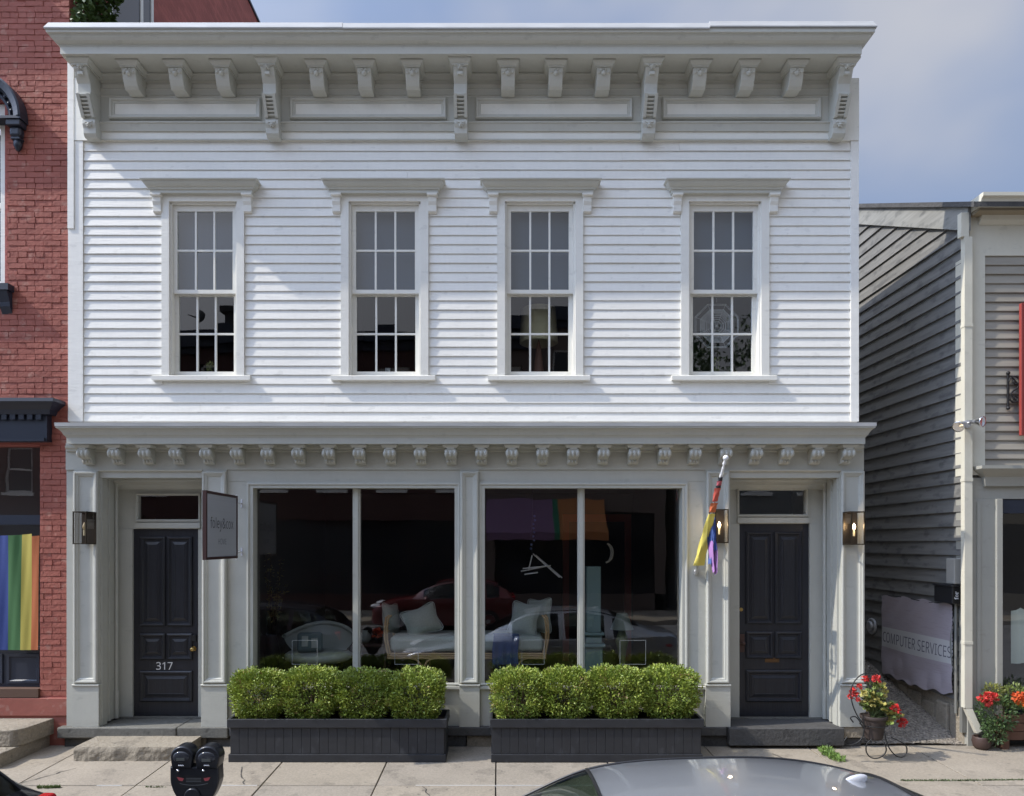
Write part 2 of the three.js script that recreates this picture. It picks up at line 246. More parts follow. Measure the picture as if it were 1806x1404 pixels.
// frieze, mouldings, panels
{
  const fb = Y(250), fx0 = X(133) + 0.001, fx1 = XR;
  mk('frieze', [bx(fx0, fx1, fb, 7.83, -0.05, 0.03), bx(XL + 0.01, fx0, 7.37, 7.83, -0.05, -0.005)], friezePaint, house);
  const prof = (y1, y0, o) => [[0, y1], [o, y1], [o, y1 - 0.012], [o * 0.75, y1 - 0.02], [o * 0.4, y0 + 0.012], [o * 0.35, y0], [0, y0]];
  const full = [[X(158), 0.029], [X(1482), 0.029]];
  mk('frieze_moulding', [sweep(prof(Y(221), Y(235), 0.052), full), sweep([[0, Y(222)], [0.016, Y(222)], [0.016, Y(178) + 0.03], [0, Y(178) + 0.03]].map(([o, y]) => [o * 0.5, y - 0.001]), full), sweep(prof(Y(161), Y(171), 0.028), full), sweep([[0, fb + 0.012], [0.012, fb + 0.012], [0.012, fb], [0, fb]], full)], shadedTrim, house);
  for (const [a, b] of [[197, 463], [514, 788], [839, 1114], [1166, 1444]])
    { const p = mk('frieze_panel', bx(X(a) + 0.05, X(b) - 0.05, Y(215) + 0.05, Y(178) - 0.05, 0.02, 0.046), friezePaint, house); mk('panel_moulding', rectMould(X(a), X(b), Y(215), Y(178), [[0, 0.030], [0, 0.066], [0.012, 0.08], [0.03, 0.076], [0.04, 0.058], [0.056, 0.055], [0.062, 0.047]], false), shadedTrim, p); }
}
// main cornice: soffit, fascia, crown, flashing
{
  const cx0 = -4.873, cx1 = 4.05;
  mk('soffit', [bx(cx0, cx1, 7.845, 7.90, -0.05, 0.42)], shadedTrim, house);
  mk('fascia', sweep([[0, 7.93], [0.012, 7.93], [0.012, 7.842], [0, 7.842]], [[cx0, -0.05], [cx0, 0.42], [cx1, 0.42], [cx1, -0.05]]), shadedTrim, house);
  mk('crown_moulding', sweep([[0, 8.055], [0, 7.925], [0.018, 7.928], [0.018, 7.94], [0.036, 7.946], [0.058, 7.962], [0.076, 7.985], [0.088, 8.014], [0.11, 8.018], [0.112, 8.055]], [[cx0, -0.05], [cx0, 0.42], [cx1, 0.42], [cx1, -0.05]]), shadedTrim, house);
  // metal edge in three lengths, the right-hand one lifted
  const e = (a, b, y, l, r) => { const path = []; if (l) path.push([a, -0.05]); path.push([a, 0.42], [b, 0.42]); if (r) path.push([b, -0.05]); return sweep([[0, y + 0.085], [0, y], [0.125, y], [0.128, y + 0.012], [0.095, y + 0.085]], path); };
  mk('roof_edge', e(cx0, X(605, 0.5), 8.046, true, false), flash, house);
  mk('roof_edge', e(X(605, 0.5) + 0.003, X(1250, 0.5), 8.041, false, false), flash, house);
  mk('roof_edge', e(X(1250, 0.5) + 0.003, cx1, 8.061, false, true), flash, house);
  mk('roof_deck', bx(cx0 + 0.02, cx1 - 0.02, 8.0, 8.03, -0.05, 0.41), flash, house);
  // bed moulding under the soffit, broken round the brackets
  mk('bed_moulding', sweep([[0, 7.843], [0.085, 7.843], [0.085, 7.825], [0.062, 7.815], [0.045, 7.785], [0.045, 7.768], [0, 7.76]], [[X(182), 0.03], [X(1463), 0.03]]), shadedTrim, house);
}
// large brackets and small modillions
{
  const capProf = (o, y) => [[0, y], [o + 0.05, y], [o + 0.045, y - 0.022], [o + 0.022, y - 0.045], [o + 0.018, y - 0.06], [0, y - 0.06]];
  const tray = (cx, hw, zf, y) => sweep([[0, y], [0.055, y], [0.052, y - 0.02], [0.03, y - 0.048], [0.018, y - 0.055], [0.018, y - 0.072], [0, y - 0.072]], [[cx - hw, 0.03], [cx - hw, zf], [cx + hw, zf], [cx + hw, 0.03]]);
  const big = cx => {
    const hw = 0.075, y = v => v;
    // side outline [z, y]: deep at the top, sweeping in to a slim foot
    const o = [[0.02, 7.78], [0.335, 7.78], [0.335, 7.63], [0.315, 7.60], [0.30, 7.56], [0.255, 7.50], [0.245, 7.405], [0.262, 7.40], [0.262, 7.375], [0.235, 7.37], [0.185, 7.28], [0.15, 7.2], [0.145, 7.15], [0.165, 7.145], [0.165, 7.10], [0.145, 7.06], [0.14, 7.00], [0.115, 6.965], [0.02, 6.965]].map(([z, yy]) => [z, yy + 0.12]);
    const b = mk('bracket', [extr(o, cx - hw, cx + hw, 0.006), bx(cx - hw + 0.006, cx + hw - 0.006, 7.88, 7.905, 0.03, 0.33)], shadedTrim, house);
    mk('bracket_cap', tray(cx, hw, 0.335, 7.846), shadedTrim, b);
    const ros = (y0, z0, r) => { const g = []; g.push(ball(cx, y0, z0, r)); for (let a = 0; a < 6; a++) g.push(ball(cx + Math.cos(a * 1.05) * r * 1.25, y0 + Math.sin(a * 1.05) * r * 1.1, z0 - 0.004, r * 0.6, 7, 5)); return g; };
    mk('rosette', [ros(7.765, 0.345, 0.022), ball(cx - 0.05, 7.775, 0.345, 0.013), ball(cx + 0.05, 7.775, 0.345, 0.013), rb(cx - 0.03, cx + 0.03, 7.68, 7.715, 0.3, 0.335, 0.006, 1)], shadedTrim, b);
    mk('rosette', [ros(7.21, 0.165, 0.02), rb(cx - 0.045, cx + 0.045, 7.225, 7.25, 0.12, 0.175, 0.006, 1)], shadedTrim, b);
    // slotted face between them: raised frame, recessed dentils
    const zA = 0.262, yA = 7.49, zB = 0.15, yB = 7.285; const fr = [];
    const strip = (xa, xb, ta, tb, lift) => { const P = t => [zA + (zB - zA) * t, yA + (yB - yA) * t]; const [z0, y0] = P(ta), [z1, y1] = P(tb); return extr([[z0 - 0.02, y0], [z0 + lift, y0], [z1 + lift, y1], [z1 - 0.02, y1]], xa, xb); };
    fr.push(strip(cx - hw, cx - hw + 0.035, 0, 1, 0.03), strip(cx + hw - 0.035, cx + hw, 0, 1, 0.03));
    for (let i = 0; i < 6; i++) fr.push(strip(cx - hw + 0.036, cx + hw - 0.036, i / 6, i / 6 + 0.08, 0.016));
    mk('slotted_face', fr, shadedTrim, b);
  };
  const BX = [X(170), X(487), X(814), X(1140), X(1470)];
  BX.forEach(big);
  const smallM = cx => {
    const hw = 0.078, o = [[0.02, 7.78], [0.30, 7.78], [0.30, 7.735], [0.285, 7.70], [0.272, 7.655], [0.24, 7.60], [0.215, 7.575], [0.02, 7.575]];
    const b = mk('modillion', extr(o, cx - hw, cx + hw, 0.006), shadedTrim, house);
    mk('modillion_cap', [sweep([[0, 7.84], [0.05, 7.84], [0.048, 7.825], [0.026, 7.80], [0.014, 7.792], [0.014, 7.776], [0, 7.776]], [[cx - hw, 0.03], [cx - hw, 0.30], [cx + hw, 0.30], [cx + hw, 0.03]])], shadedTrim, b);
    mk('rosette', [ball(cx, 7.715, 0.295, 0.028), ball(cx - 0.052, 7.725, 0.292, 0.016), ball(cx + 0.052, 7.725, 0.292, 0.016), ball(cx - 0.02, 7.755, 0.295, 0.018), ball(cx + 0.02, 7.755, 0.295, 0.018)], shadedTrim, b);
  };
  for (let k = 0; k < 4; k++) for (let i = 1; i <= 3; i++) smallM(BX[k] + (BX[k + 1] - BX[k]) * i / 4);
}
// upper windows
WIN.forEach((w, wi) => {
  const W = w.x1 - w.x0, s = W / 0.967, u = t => w.x0 + t * s, cw = 0.087 * s;   // u: metres from the casing's left edge
  const a0 = u(0.087), a1 = w.x1 - cw, yI = Y(357), g = [];
  g.push(bx(w.x0, a0, wBot - 0.002, wTop + 0.06, -0.16, 0.034), bx(a1, w.x1, wBot - 0.002, wTop + 0.06, -0.16, 0.034), bx(a0, a1, yI, wTop + 0.06, -0.16, 0.034));
  g.push(bx(a0, a0 + 0.022, wBot, yI, -0.16, 0.004), bx(a1 - 0.022, a1, wBot, yI, -0.16, 0.004), bx(a0, a1, yI - 0.02, yI, -0.16, 0.004));
  const win = mk('window', g, trim, house);
  mk('window_sill', extr([[-0.15, Y(664) + 0.012], [0.04, Y(664) + 0.003], [0.062, Y(665)], [0.062, Y(672)], [-0.15, Y(672)]], w.x0 - 0.105 * s, w.x1 + 0.075 * s), trim, win);
  // hood: flat back board, crown moulding returned at both ends, two small brackets
  const hb = Y(346), ht = Y(319, 0.1), hl = w.x0 - 0.10 * s, hr = w.x1 + 0.10 * s;
  mk('window_hood', [bx(hl, hr, hb, ht, -0.01, 0.07), sweep([[0, ht + 0.003], [0, hb], [0.012, hb], [0.012, hb + 0.034], [0.026, hb + 0.038], [0.03, hb + 0.056], [0.046, hb + 0.066], [0.066, hb + 0.092], [0.074, hb + 0.118], [0.092, hb + 0.122], [0.095, ht + 0.003]], [[hl, 0.0], [hl, 0.07], [hr, 0.07], [hr, 0.0]])], shadedTrim, win);
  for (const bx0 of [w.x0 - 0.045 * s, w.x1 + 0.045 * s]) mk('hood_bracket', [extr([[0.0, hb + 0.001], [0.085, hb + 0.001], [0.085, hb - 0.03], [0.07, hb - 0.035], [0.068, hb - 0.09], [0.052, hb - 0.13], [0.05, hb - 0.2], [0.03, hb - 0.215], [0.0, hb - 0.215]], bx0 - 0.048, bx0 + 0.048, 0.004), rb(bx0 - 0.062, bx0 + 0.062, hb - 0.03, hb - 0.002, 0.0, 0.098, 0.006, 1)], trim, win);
  // two sashes of six panes
  const sash = (yb, yt, z, top, bot, nm) => {
    const x0 = a0 + 0.023, x1 = a1 - 0.023, st = 0.047 * s, parts = [];
    parts.push(bx(x0, x0 + st, yb, yt, z - 0.035, z), bx(x1 - st, x1, yb, yt, z - 0.035, z), bx(x0 + st, x1 - st, yt - top, yt, z - 0.035, z), bx(x0 + st, x1 - st, yb, yb + bot, z - 0.035, z));
    mk('sash', parts, trim, win);
    const gx0 = x0 + st, gx1 = x1 - st, gy0 = yb + bot, gy1 = yt - top, m = 0.011, pw = (gx1 - gx0) / 3, ph = (gy1 - gy0) / 2;
    mk('muntin', [1, 2].map(i => extr([[z - 0.03, gy0], [z - 0.004, gy0], [z - 0.004, gy1], [z - 0.03, gy1]], gx0 + i * pw - m, gx0 + i * pw + m)), trim, win);
    for (let i = 0; i < 3; i++) mk('muntin', bx(gx0 + i * pw + (i ? m : 0), gx0 + (i + 1) * pw - (i < 2 ? m : 0), gy0 + ph - m, gy0 + ph + m, z - 0.03, z - 0.004), trim, win);
    for (let i = 0; i < 3; i++) for (let j = 0; j < 2; j++) {
      const x0p = gx0 + i * pw + (i ? m * 0.6 : -0.004), x1p = gx0 + (i + 1) * pw - (i < 2 ? m * 0.6 : -0.004), y0p = gy0 + j * ph + (j ? m * 0.6 : -0.004), y1p = gy0 + (j + 1) * ph - (j ? -0.004 : m * 0.6);
      const p = new THREE.PlaneGeometry(x1p - x0p, y1p - y0p); p.rotateX(rr(-0.012, 0.012)); p.rotateY(rr(-0.01, 0.01)); p.translate((x0p + x1p) / 2, (y0p + y1p) / 2, z - 0.018);
      mk('pane', p, glassUp, win);
    }
  };
  const ym = Y(514);
  sash(ym - 0.015, yI - 0.021, -0.03, 0.07, 0.045);
  sash(wBot + 0.012, ym + 0.03, -0.072, 0.062, 0.062);
});
const skyToneBlind = mat(0.10, 0.125, 0.165, 0.9);
// blinds added behind the upper sashes, tinted like sky reflected in the panes
for (const [i, low] of [[0, 512], [1, 512], [2, 512], [3, 512]]) { const w = WIN[i]; mk('sky_tone_blind', [bx(w.x0 + 0.1, w.x1 - 0.1, Y(low), Y(352), -0.150, -0.147)], skyToneBlind, house); }
// ------------------------------------------------------------------ shop front
const PIL = [[130, 173], [357, 399], [812, 844], [1246, 1286], [1483, 1524]].map(([a, b]) => [X(a, 0.05), X(b, 0.05)]);
const ledY = 0.235, archY = Y(829);
{
  // frieze board
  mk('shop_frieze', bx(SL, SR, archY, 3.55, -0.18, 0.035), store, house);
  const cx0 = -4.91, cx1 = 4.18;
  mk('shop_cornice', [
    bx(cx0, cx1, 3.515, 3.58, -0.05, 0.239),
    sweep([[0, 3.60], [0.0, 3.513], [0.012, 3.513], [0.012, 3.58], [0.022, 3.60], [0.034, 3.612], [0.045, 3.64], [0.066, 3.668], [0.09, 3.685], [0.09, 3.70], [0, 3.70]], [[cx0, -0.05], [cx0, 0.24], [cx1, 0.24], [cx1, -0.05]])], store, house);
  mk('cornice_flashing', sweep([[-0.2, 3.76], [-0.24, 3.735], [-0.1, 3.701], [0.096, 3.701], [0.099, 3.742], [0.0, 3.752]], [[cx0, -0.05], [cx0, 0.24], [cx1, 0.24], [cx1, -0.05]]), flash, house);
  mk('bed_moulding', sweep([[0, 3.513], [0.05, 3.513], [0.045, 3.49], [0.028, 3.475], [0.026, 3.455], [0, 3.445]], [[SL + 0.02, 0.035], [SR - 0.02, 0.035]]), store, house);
  // 26 scrolled modillions
  for (let k = 0; k < 26; k++) {
    const cx = X(147 + 54 * k, 0.18), hw = 0.076;
    const body = extr([[0.03, 3.475], [0.19, 3.475], [0.205, 3.455], [0.207, 3.42], [0.195, 3.385], [0.165, 3.365], [0.13, 3.36], [0.115, 3.345], [0.105, 3.315], [0.085, 3.298], [0.03, 3.298]], cx - hw * 0.8, cx + hw * 0.8, 0.008);
    const ribs = [-1, 0, 1].map(i => { const g = new THREE.SphereGeometry(1, 10, 8); g.scale(0.028, 0.05, 0.042); g.translate(cx + i * 0.048, 3.415, 0.178); return g; });
    const foot = [-1, 0, 1].map(i => { const g = new THREE.SphereGeometry(1, 8, 6); g.scale(0.018, 0.03, 0.03); g.translate(cx + i * 0.034, 3.335, 0.098); return g; });
    const m = mk('modillion', [body, bx(cx - 0.04, cx + 0.04, 3.455, 3.475, 0.19, 0.21)], store, house);
    mk('scroll', ribs, store, m); mk('scroll_foot', foot, store, m);
    mk('modillion_cap', sweep([[0, 3.512], [0.03, 3.512], [0.028, 3.5], [0.014, 3.482], [0.01, 3.474], [0, 3.474]], [[cx - hw * 0.85, 0.03], [cx - hw * 0.85, 0.2], [cx + hw * 0.85, 0.2], [cx + hw * 0.85, 0.03]]), store, m);
  }
  // architrave and plain boards round the show windows
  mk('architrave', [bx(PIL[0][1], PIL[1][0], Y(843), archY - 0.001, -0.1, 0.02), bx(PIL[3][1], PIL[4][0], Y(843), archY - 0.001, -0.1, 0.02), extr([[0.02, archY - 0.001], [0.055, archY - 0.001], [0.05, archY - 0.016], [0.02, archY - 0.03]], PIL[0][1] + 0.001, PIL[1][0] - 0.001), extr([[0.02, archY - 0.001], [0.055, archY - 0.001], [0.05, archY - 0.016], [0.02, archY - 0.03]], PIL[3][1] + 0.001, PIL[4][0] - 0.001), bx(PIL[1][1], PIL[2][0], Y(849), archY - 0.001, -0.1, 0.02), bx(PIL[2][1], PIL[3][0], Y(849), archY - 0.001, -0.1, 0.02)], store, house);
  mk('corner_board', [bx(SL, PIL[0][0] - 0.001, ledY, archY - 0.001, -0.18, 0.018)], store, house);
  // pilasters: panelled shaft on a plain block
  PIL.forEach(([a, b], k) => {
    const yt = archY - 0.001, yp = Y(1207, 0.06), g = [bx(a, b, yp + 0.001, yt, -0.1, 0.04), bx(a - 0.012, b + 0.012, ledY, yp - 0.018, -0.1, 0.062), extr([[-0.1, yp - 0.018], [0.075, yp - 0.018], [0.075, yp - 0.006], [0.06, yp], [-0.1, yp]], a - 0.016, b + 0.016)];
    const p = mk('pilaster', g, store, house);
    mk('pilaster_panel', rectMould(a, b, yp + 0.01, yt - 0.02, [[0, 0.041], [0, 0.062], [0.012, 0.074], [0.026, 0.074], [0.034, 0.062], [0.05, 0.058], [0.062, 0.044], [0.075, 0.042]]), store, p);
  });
  // show windows
  const gz = -0.09;
  [[400, 437, 452, 622, 635, 803, 811], [845, 853, 855, 1019, 1031, 1199, 1245]].forEach(([pa, ca, g0, m0, m1, g1, pb], k) => {
    const top = Y(862, gz), bot = Y(1206, gz), cl = X(ca), topC = Y(852), L = PIL[k + 1][1] + 0.001, R = PIL[k + 2][0] - 0.001;
    const cr = k ? X(1212) : R, c0 = k ? L : cl, gx0 = X(g0, gz), gx1 = X(g1, gz), mm0 = X(m0, gz + 0.03), mm1 = X(m1, gz + 0.03), sillY = Y(1208);
    const fr = [];
    if (!k) fr.push(bx(L, cl, sillY, Y(849) - 0.001, -0.1, 0.016), bx(L, R, ledY, sillY - 0.05, -0.1, 0.012));
    else fr.push(bx(cr, R, sillY, Y(849) - 0.001, -0.1, 0.016), bx(L, R, ledY, sillY - 0.05, -0.1, 0.012));
    fr.push(bx(c0, gx0 + 0.001, sillY, top, -0.13, 0.03), bx(gx1 - 0.001, cr, sillY, top, -0.13, 0.03), bx(c0, cr, top, Y(849) - 0.001, -0.13, 0.03));
    const w = mk('shop_window', fr, store, house);
    mk('casing_bead', rectMould(c0 + 0.001, cr - 0.001, sillY, Y(852), [[0, 0.031], [0, 0.04], [0.012, 0.044], [0.025, 0.04], [0.03, 0.031]], false), store, w);
    mk('mullion', [bx(mm0, mm1, bot, top, gz - 0.03, gz + 0.03), bx(mm0 + 0.02, mm1 - 0.02, bot, top, gz + 0.03, gz + 0.045)], store, w);
    mk('window_sill', extr([[-0.14, sillY - 0.001], [0.03, sillY - 0.008], [0.05, sillY - 0.014], [0.05, sillY - 0.04], [0.035, sillY - 0.05], [-0.14, sillY - 0.05]], L, R), store, w);
    for (const [p0, p1] of [[gx0, mm0], [mm1, gx1]]) { const p = new THREE.PlaneGeometry(p1 - p0 + 0.006, top - bot + 0.006); p.translate((p0 + p1) / 2, (top + bot) / 2, gz); mk('pane', p, glass, w); }
    // square outline marks on the glass
    for (const [q0, q1, r0, r1] of k ? [[920, 960, 1128, 1172], [1093, 1139, 1129, 1172]] : [[515, 560, 1129, 1172], [696, 738, 1129, 1172]]) {
      const x0 = X(q0, gz), x1 = X(q1, gz), y0 = Y(r1, gz), y1 = Y(r0, gz), t = 0.005, z = gz + 0.003;
      mk('window_decal', [bx(x0, x1, y0, y0 + t, z, z + 0.001), bx(x0, x1, y1 - t, y1, z, z + 0.001), bx(x0, x0 + t, y0 + t, y1 - t, z, z + 0.001), bx(x1 - t, x1, y0 + t, y1 - t, z, z + 0.001)], mat(0.26, 0.27, 0.265, 0.6), w);
    }
  });
  mk('display_platform', bx(X(402), X(1244), 0.225, 0.6, -2.4, -0.14), interiorFloor, house);
  mk('backdrop_board', [bx(X(402), X(402) + 0.03, 0.61, 3.1, -0.55, -0.14), bx(X(1244) - 0.03, X(1244), 0.61, 3.1, -0.55, -0.14)], store, house);

  // two recessed doorways
  const font = await new FontLoader().loadAsync('fonts/droid/droid_sans_regular.typeface.json');
  const dz = -0.385;
  [[PIL[0][1], PIL[1][0], 236, 351, 933, 1262, 245, 351, 874, 916], [PIL[3][1], PIL[4][0], 1303, 1426, 924, 1263, 1303, 1420, 865, 907]].forEach(([o0, o1, d0, d1, dt, db, t0, t1, tt, tb], k) => {
    const x0 = X(d0, dz), x1 = X(d1, dz), yt = Y(dt, dz), yb = Y(db, dz), oy = Y(843), ty0 = Y(tb, dz), ty1 = Y(tt, dz), tx0 = X(t0, dz), tx1 = X(t1, dz);
    const r0 = o0 + 0.02, r1 = o1 - 0.02, fl = yb - 0.006;
    // reveals, soffit, casing
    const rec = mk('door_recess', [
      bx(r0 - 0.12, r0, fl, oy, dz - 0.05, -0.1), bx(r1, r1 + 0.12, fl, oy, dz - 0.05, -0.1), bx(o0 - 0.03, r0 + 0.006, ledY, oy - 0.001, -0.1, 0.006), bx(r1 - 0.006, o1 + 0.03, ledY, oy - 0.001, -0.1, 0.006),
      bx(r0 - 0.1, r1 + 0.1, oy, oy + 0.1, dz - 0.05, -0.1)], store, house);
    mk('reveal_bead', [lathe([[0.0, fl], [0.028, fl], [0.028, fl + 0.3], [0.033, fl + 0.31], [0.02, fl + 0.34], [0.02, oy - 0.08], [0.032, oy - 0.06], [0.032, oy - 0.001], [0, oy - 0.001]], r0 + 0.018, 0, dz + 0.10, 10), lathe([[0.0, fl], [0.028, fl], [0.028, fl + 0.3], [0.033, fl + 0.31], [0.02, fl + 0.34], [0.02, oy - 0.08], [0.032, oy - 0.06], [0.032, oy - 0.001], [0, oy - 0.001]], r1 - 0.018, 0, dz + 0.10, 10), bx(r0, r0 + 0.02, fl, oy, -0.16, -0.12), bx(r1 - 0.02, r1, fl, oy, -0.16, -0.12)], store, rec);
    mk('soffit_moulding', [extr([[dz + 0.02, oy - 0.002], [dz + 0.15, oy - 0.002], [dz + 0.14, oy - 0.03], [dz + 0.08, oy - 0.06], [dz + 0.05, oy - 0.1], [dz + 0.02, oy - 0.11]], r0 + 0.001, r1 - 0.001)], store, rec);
    // frame round transom and door
    const tr = mk('transom_window', [
      bx(r0 + 0.001, tx0, ty0, ty1, dz - 0.05, dz + 0.02), bx(tx1, r1 - 0.001, ty0, ty1, dz - 0.05, dz + 0.02),
      bx(r0 + 0.001, r1 - 0.001, ty1, oy - 0.001, dz - 0.05, dz + 0.02), bx(r0 + 0.001, r1 - 0.001, yt, ty0, dz - 0.05, dz + 0.02), bx(tx0 - 0.03, tx1 + 0.03, yt + 0.01, yt + 0.075, dz + 0.02, dz + 0.05)], store, house);
    const tp = new THREE.PlaneGeometry(tx1 - tx0, ty1 - ty0); tp.translate((tx0 + tx1) / 2, (ty0 + ty1) / 2, dz - 0.02); mk('pane', tp, glass, tr);
    mk('glazing_bead', rectMould(tx0 - 0.03, tx1 + 0.03, ty0 - 0.03, ty1 + 0.03, [[0, dz + 0.021], [0, dz + 0.04], [0.015, dz + 0.044], [0.03, dz + 0.022]], false), store, tr);
    mk('door_frame', [bx(r0 + 0.001, x0 - 0.002, fl, yt - 0.001, dz - 0.05, dz + 0.03), bx(x1 + 0.002, r1 - 0.001, fl, yt - 0.001, dz - 0.05, dz + 0.03)], store, house);
    mk('threshold', bx(r0 - 0.05, r1 + 0.05, 0.12, fl - 0.001, dz - 0.06, dz + 0.06), bluestone, house);
    // door leaf with five raised panels
    const W = x1 - x0, H = yt - yb, fx = t => x0 + t * W, fy = t => yt - t * H, hole = [];
    const PAN = [[0.10, 0.485, 0.041, 0.52], [0.515, 0.90, 0.041, 0.52], [0.10, 0.485, 0.56, 0.70], [0.515, 0.90, 0.56, 0.70], [0.10, 0.90, 0.76, 0.925]];
    const door = mk('door', bx(x0, x1, yb, yt, dz - 0.045, dz), doorPaint, house);
    for (const [a, b, c, d] of PAN) mk('panel', rectMould(fx(a), fx(b), fy(d), fy(c), [[0, dz + 0.001], [0, dz + 0.016], [0.014, dz + 0.026], [0.03, dz + 0.022], [0.045, dz + 0.003], [0.062, dz + 0.002], [0.066, dz + 0.008], [0.10, dz + 0.02], [0.104, dz + 0.016]]), doorPaint, door);
    if (!k) {
      const kx = fx(0.925), ky = Y(1144, dz);
      mk('knob', [ball(kx, ky, dz + 0.055, 0.03, 14, 10), rod([kx, ky, dz], [kx, ky, dz + 0.05], 0.012), rod([kx, ky, dz], [kx, ky, dz + 0.006], 0.03)], brass, door);
      mk('lock_plate', rb(kx - 0.03, kx + 0.03, ky + 0.09, ky + 0.17, dz, dz + 0.02, 0.004, 1), iron, door);
      const t = new TextGeometry('317', { font, size: 0.092, depth: 0.004, curveSegments: 6 }); t.computeBoundingBox(); const bb = t.boundingBox; t.translate(X(290, dz) - (bb.max.x + bb.min.x) / 2, Y(1181, dz), dz + 0.001);
      mk('house_number', t, mat(0.75, 0.75, 0.74, 0.5), door, { label: 'white house number 317' });
    } else {
      const kx = fx(0.03), ky = Y(1075, dz);
      mk('lock', [rod([kx, ky, dz], [kx, ky, dz + 0.015], 0.024, 0.022, 14), ball(kx, ky, dz + 0.016, 0.01)], brass, door);
      mk('handle', [rb(fx(0.01), fx(0.08), Y(1150, dz), Y(1118, dz), dz, dz + 0.012, 0.004, 1), ball(fx(0.045), Y(1134, dz), dz + 0.05, 0.028, 12, 10), rod([fx(0.045), Y(1134, dz), dz], [fx(0.045), Y(1134, dz), dz + 0.045], 0.01)], rust, door);
      mk('letter_slot', [rectMould(X(1349, dz), X(1374, dz), Y(1168, dz), Y(1160, dz), [[0, dz], [0, dz + 0.008], [0.009, dz + 0.01], [0.012, dz + 0.003]])], mat(0.16, 0.09, 0.04, 0.5, { metalness: 0.6 }), door);
    }
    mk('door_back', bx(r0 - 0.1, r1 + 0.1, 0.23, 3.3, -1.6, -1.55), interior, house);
  });
  // stone base under the shop front
  const lx0 = X(108), lx1 = X(402, 0.08), cut = X(312, 0.08);
  mk('stone_ledge', rb(lx0, cut - 0.002, 0.105, ledY - 0.001, -0.33, 0.09, 0.018, 2), bluestone, house);
  mk('stone_ledge', rb(cut + 0.002, lx1, 0.105, ledY - 0.001, -0.33, 0.085, 0.014, 2), bluestone, house);
  mk('stone_ledge', rb(X(1286, 0.12), X(1489, 0.12), 0.03, ledY, -0.33, 0.13, 0.012, 2), darkstone, house);
  mk('stone_ledge', rb(lx1 + 0.003, X(1284, 0.1) - 0.003, 0.13, ledY - 0.001, -0.3, 0.075, 0.014, 2), darkstone, house);
  mk('stone_ledge', rb(X(1490, 0.1), X(1524, 0.05), 0.10, ledY - 0.001, -0.3, 0.05, 0.012, 2), stone, house);
  let x = lx0 + 0.05; let i = 0;
  while (x < SR - 0.05) { const w = rr(0.28, 0.6), e = Math.min(SR - 0.02, x + w); mk('foundation_stone', rb(x, e - 0.006, -0.05, 0.128 - (x < lx1 ? 0.026 : 0) - (e > X(1480) ? 0.03 : 0) - 0.002, -0.3, rr(0.015, 0.035), 0.02, 2), i++ % 2 ? stone : darkstone, house); x = e; }
}
// stone doorstep before the left door
tag(mk('stone_step', (() => { const g = new THREE.BoxGeometry(1.21, 0.16, 0.465, 40, 6, 14), p = g.attributes.position; for (let k = 0; k < p.count; k++) { const x = p.getX(k), y = p.getY(k), z = p.getZ(k); const n = fbm((x + 5) / 8, (y + z + 5) / 8, 96, 96, 4, 9) - 0.5; if (z > 0.22) p.setZ(k, z + n * 0.05 - (y > 0.07 ? 0.012 : 0)); if (y > 0.07) p.setY(k, y + n * 0.006); } g.translate(-4.055, 0.057, 0.325); g.computeVertexNormals(); return g; })(), stone), 'rough cut tan stone doorstep before the left black door', 'step');

// ------------------------------------------------------------------ lanterns
function lantern(x, y0, y1, zb, lit, label) {
  const t = thing('wall_lantern', label, 'lantern', [x, y0, zb], 0, 'box lanterns on the shop front pilasters');
  const h = y1 - y0, w = 0.145, d = 0.20, s = 0.012, hw = w / 2;
  mk('back_plate', rb(-hw - 0.012, hw + 0.012, 0, h, 0, 0.012, 0.003, 1), bronze, t);
  const fr = []; for (const sx of [-1, 1]) { fr.push(bx(sx * hw - s / 2, sx * hw + s / 2, s, h - s, d - s, d)); for (const yy of [0, h - s]) fr.push(bx(sx * hw - s / 2, sx * hw + s / 2, yy, yy + s, 0.012, d)); }
  for (const yy of [0, h - s]) fr.push(bx(-hw + s / 2, hw - s / 2, yy, yy + s, d - s, d));
  fr.push(bx(-hw + s / 2, hw - s / 2, h - 0.006, h - 0.002, 0.012, d - s), bx(-0.02, 0.02, s, 0.10, 0.08, 0.12));
  mk('frame', fr, bronze, t);
  for (const [a, b, c, e] of [[-hw + s, hw - s, d - 0.006, 0], [0.02, d - s, -hw, 1], [0.02, d - s, hw, 1]]) { const p = new THREE.PlaneGeometry(b - a, h - 2 * s); if (e) { p.rotateY(Math.PI / 2); p.translate(c, h / 2, (a + b) / 2); } else p.translate((a + b) / 2, h / 2, c); mk('pane', p, glass, t); }
  mk('candle_sleeve', rod([0, 0.10, 0.10], [0, 0.165, 0.10], 0.012), mat(0.5, 0.42, 0.25, 0.5), t);
  const bulb = lathe([[0, 0.165], [0.010, 0.17], [0.018, 0.19], [0.020, 0.205], [0.014, 0.23], [0.005, 0.25], [0, 0.253]], 0, 0, 0.10, 14);
  mk('bulb', bulb, lit ? new THREE.MeshStandardMaterial({ color: lin(0.9, 0.85, 0.7), emissive: lin(1, 0.66, 0.34), emissiveIntensity: 1.1 }) : mat(0.5, 0.38, 0.2, 0.25), t);
  if (lit) { const l = new THREE.PointLight(new THREE.Color(1, 0.76, 0.48), 0.12, 0, 2); l.position.set(0, 0.215, 0.13); l.shadow.radius = 1.2; l.castShadow = true; t.add(l); }
}
lantern(X(157, 0.08), Y(960, 0.1), Y(903, 0.1), 0.075, false, 'dark bronze box lantern, unlit, on the pilaster beside the red building');
lantern(X(1264, 0.08), Y(958, 0.1), Y(899, 0.1), 0.075, true, 'lit box lantern partly hidden behind the furled rainbow flag');
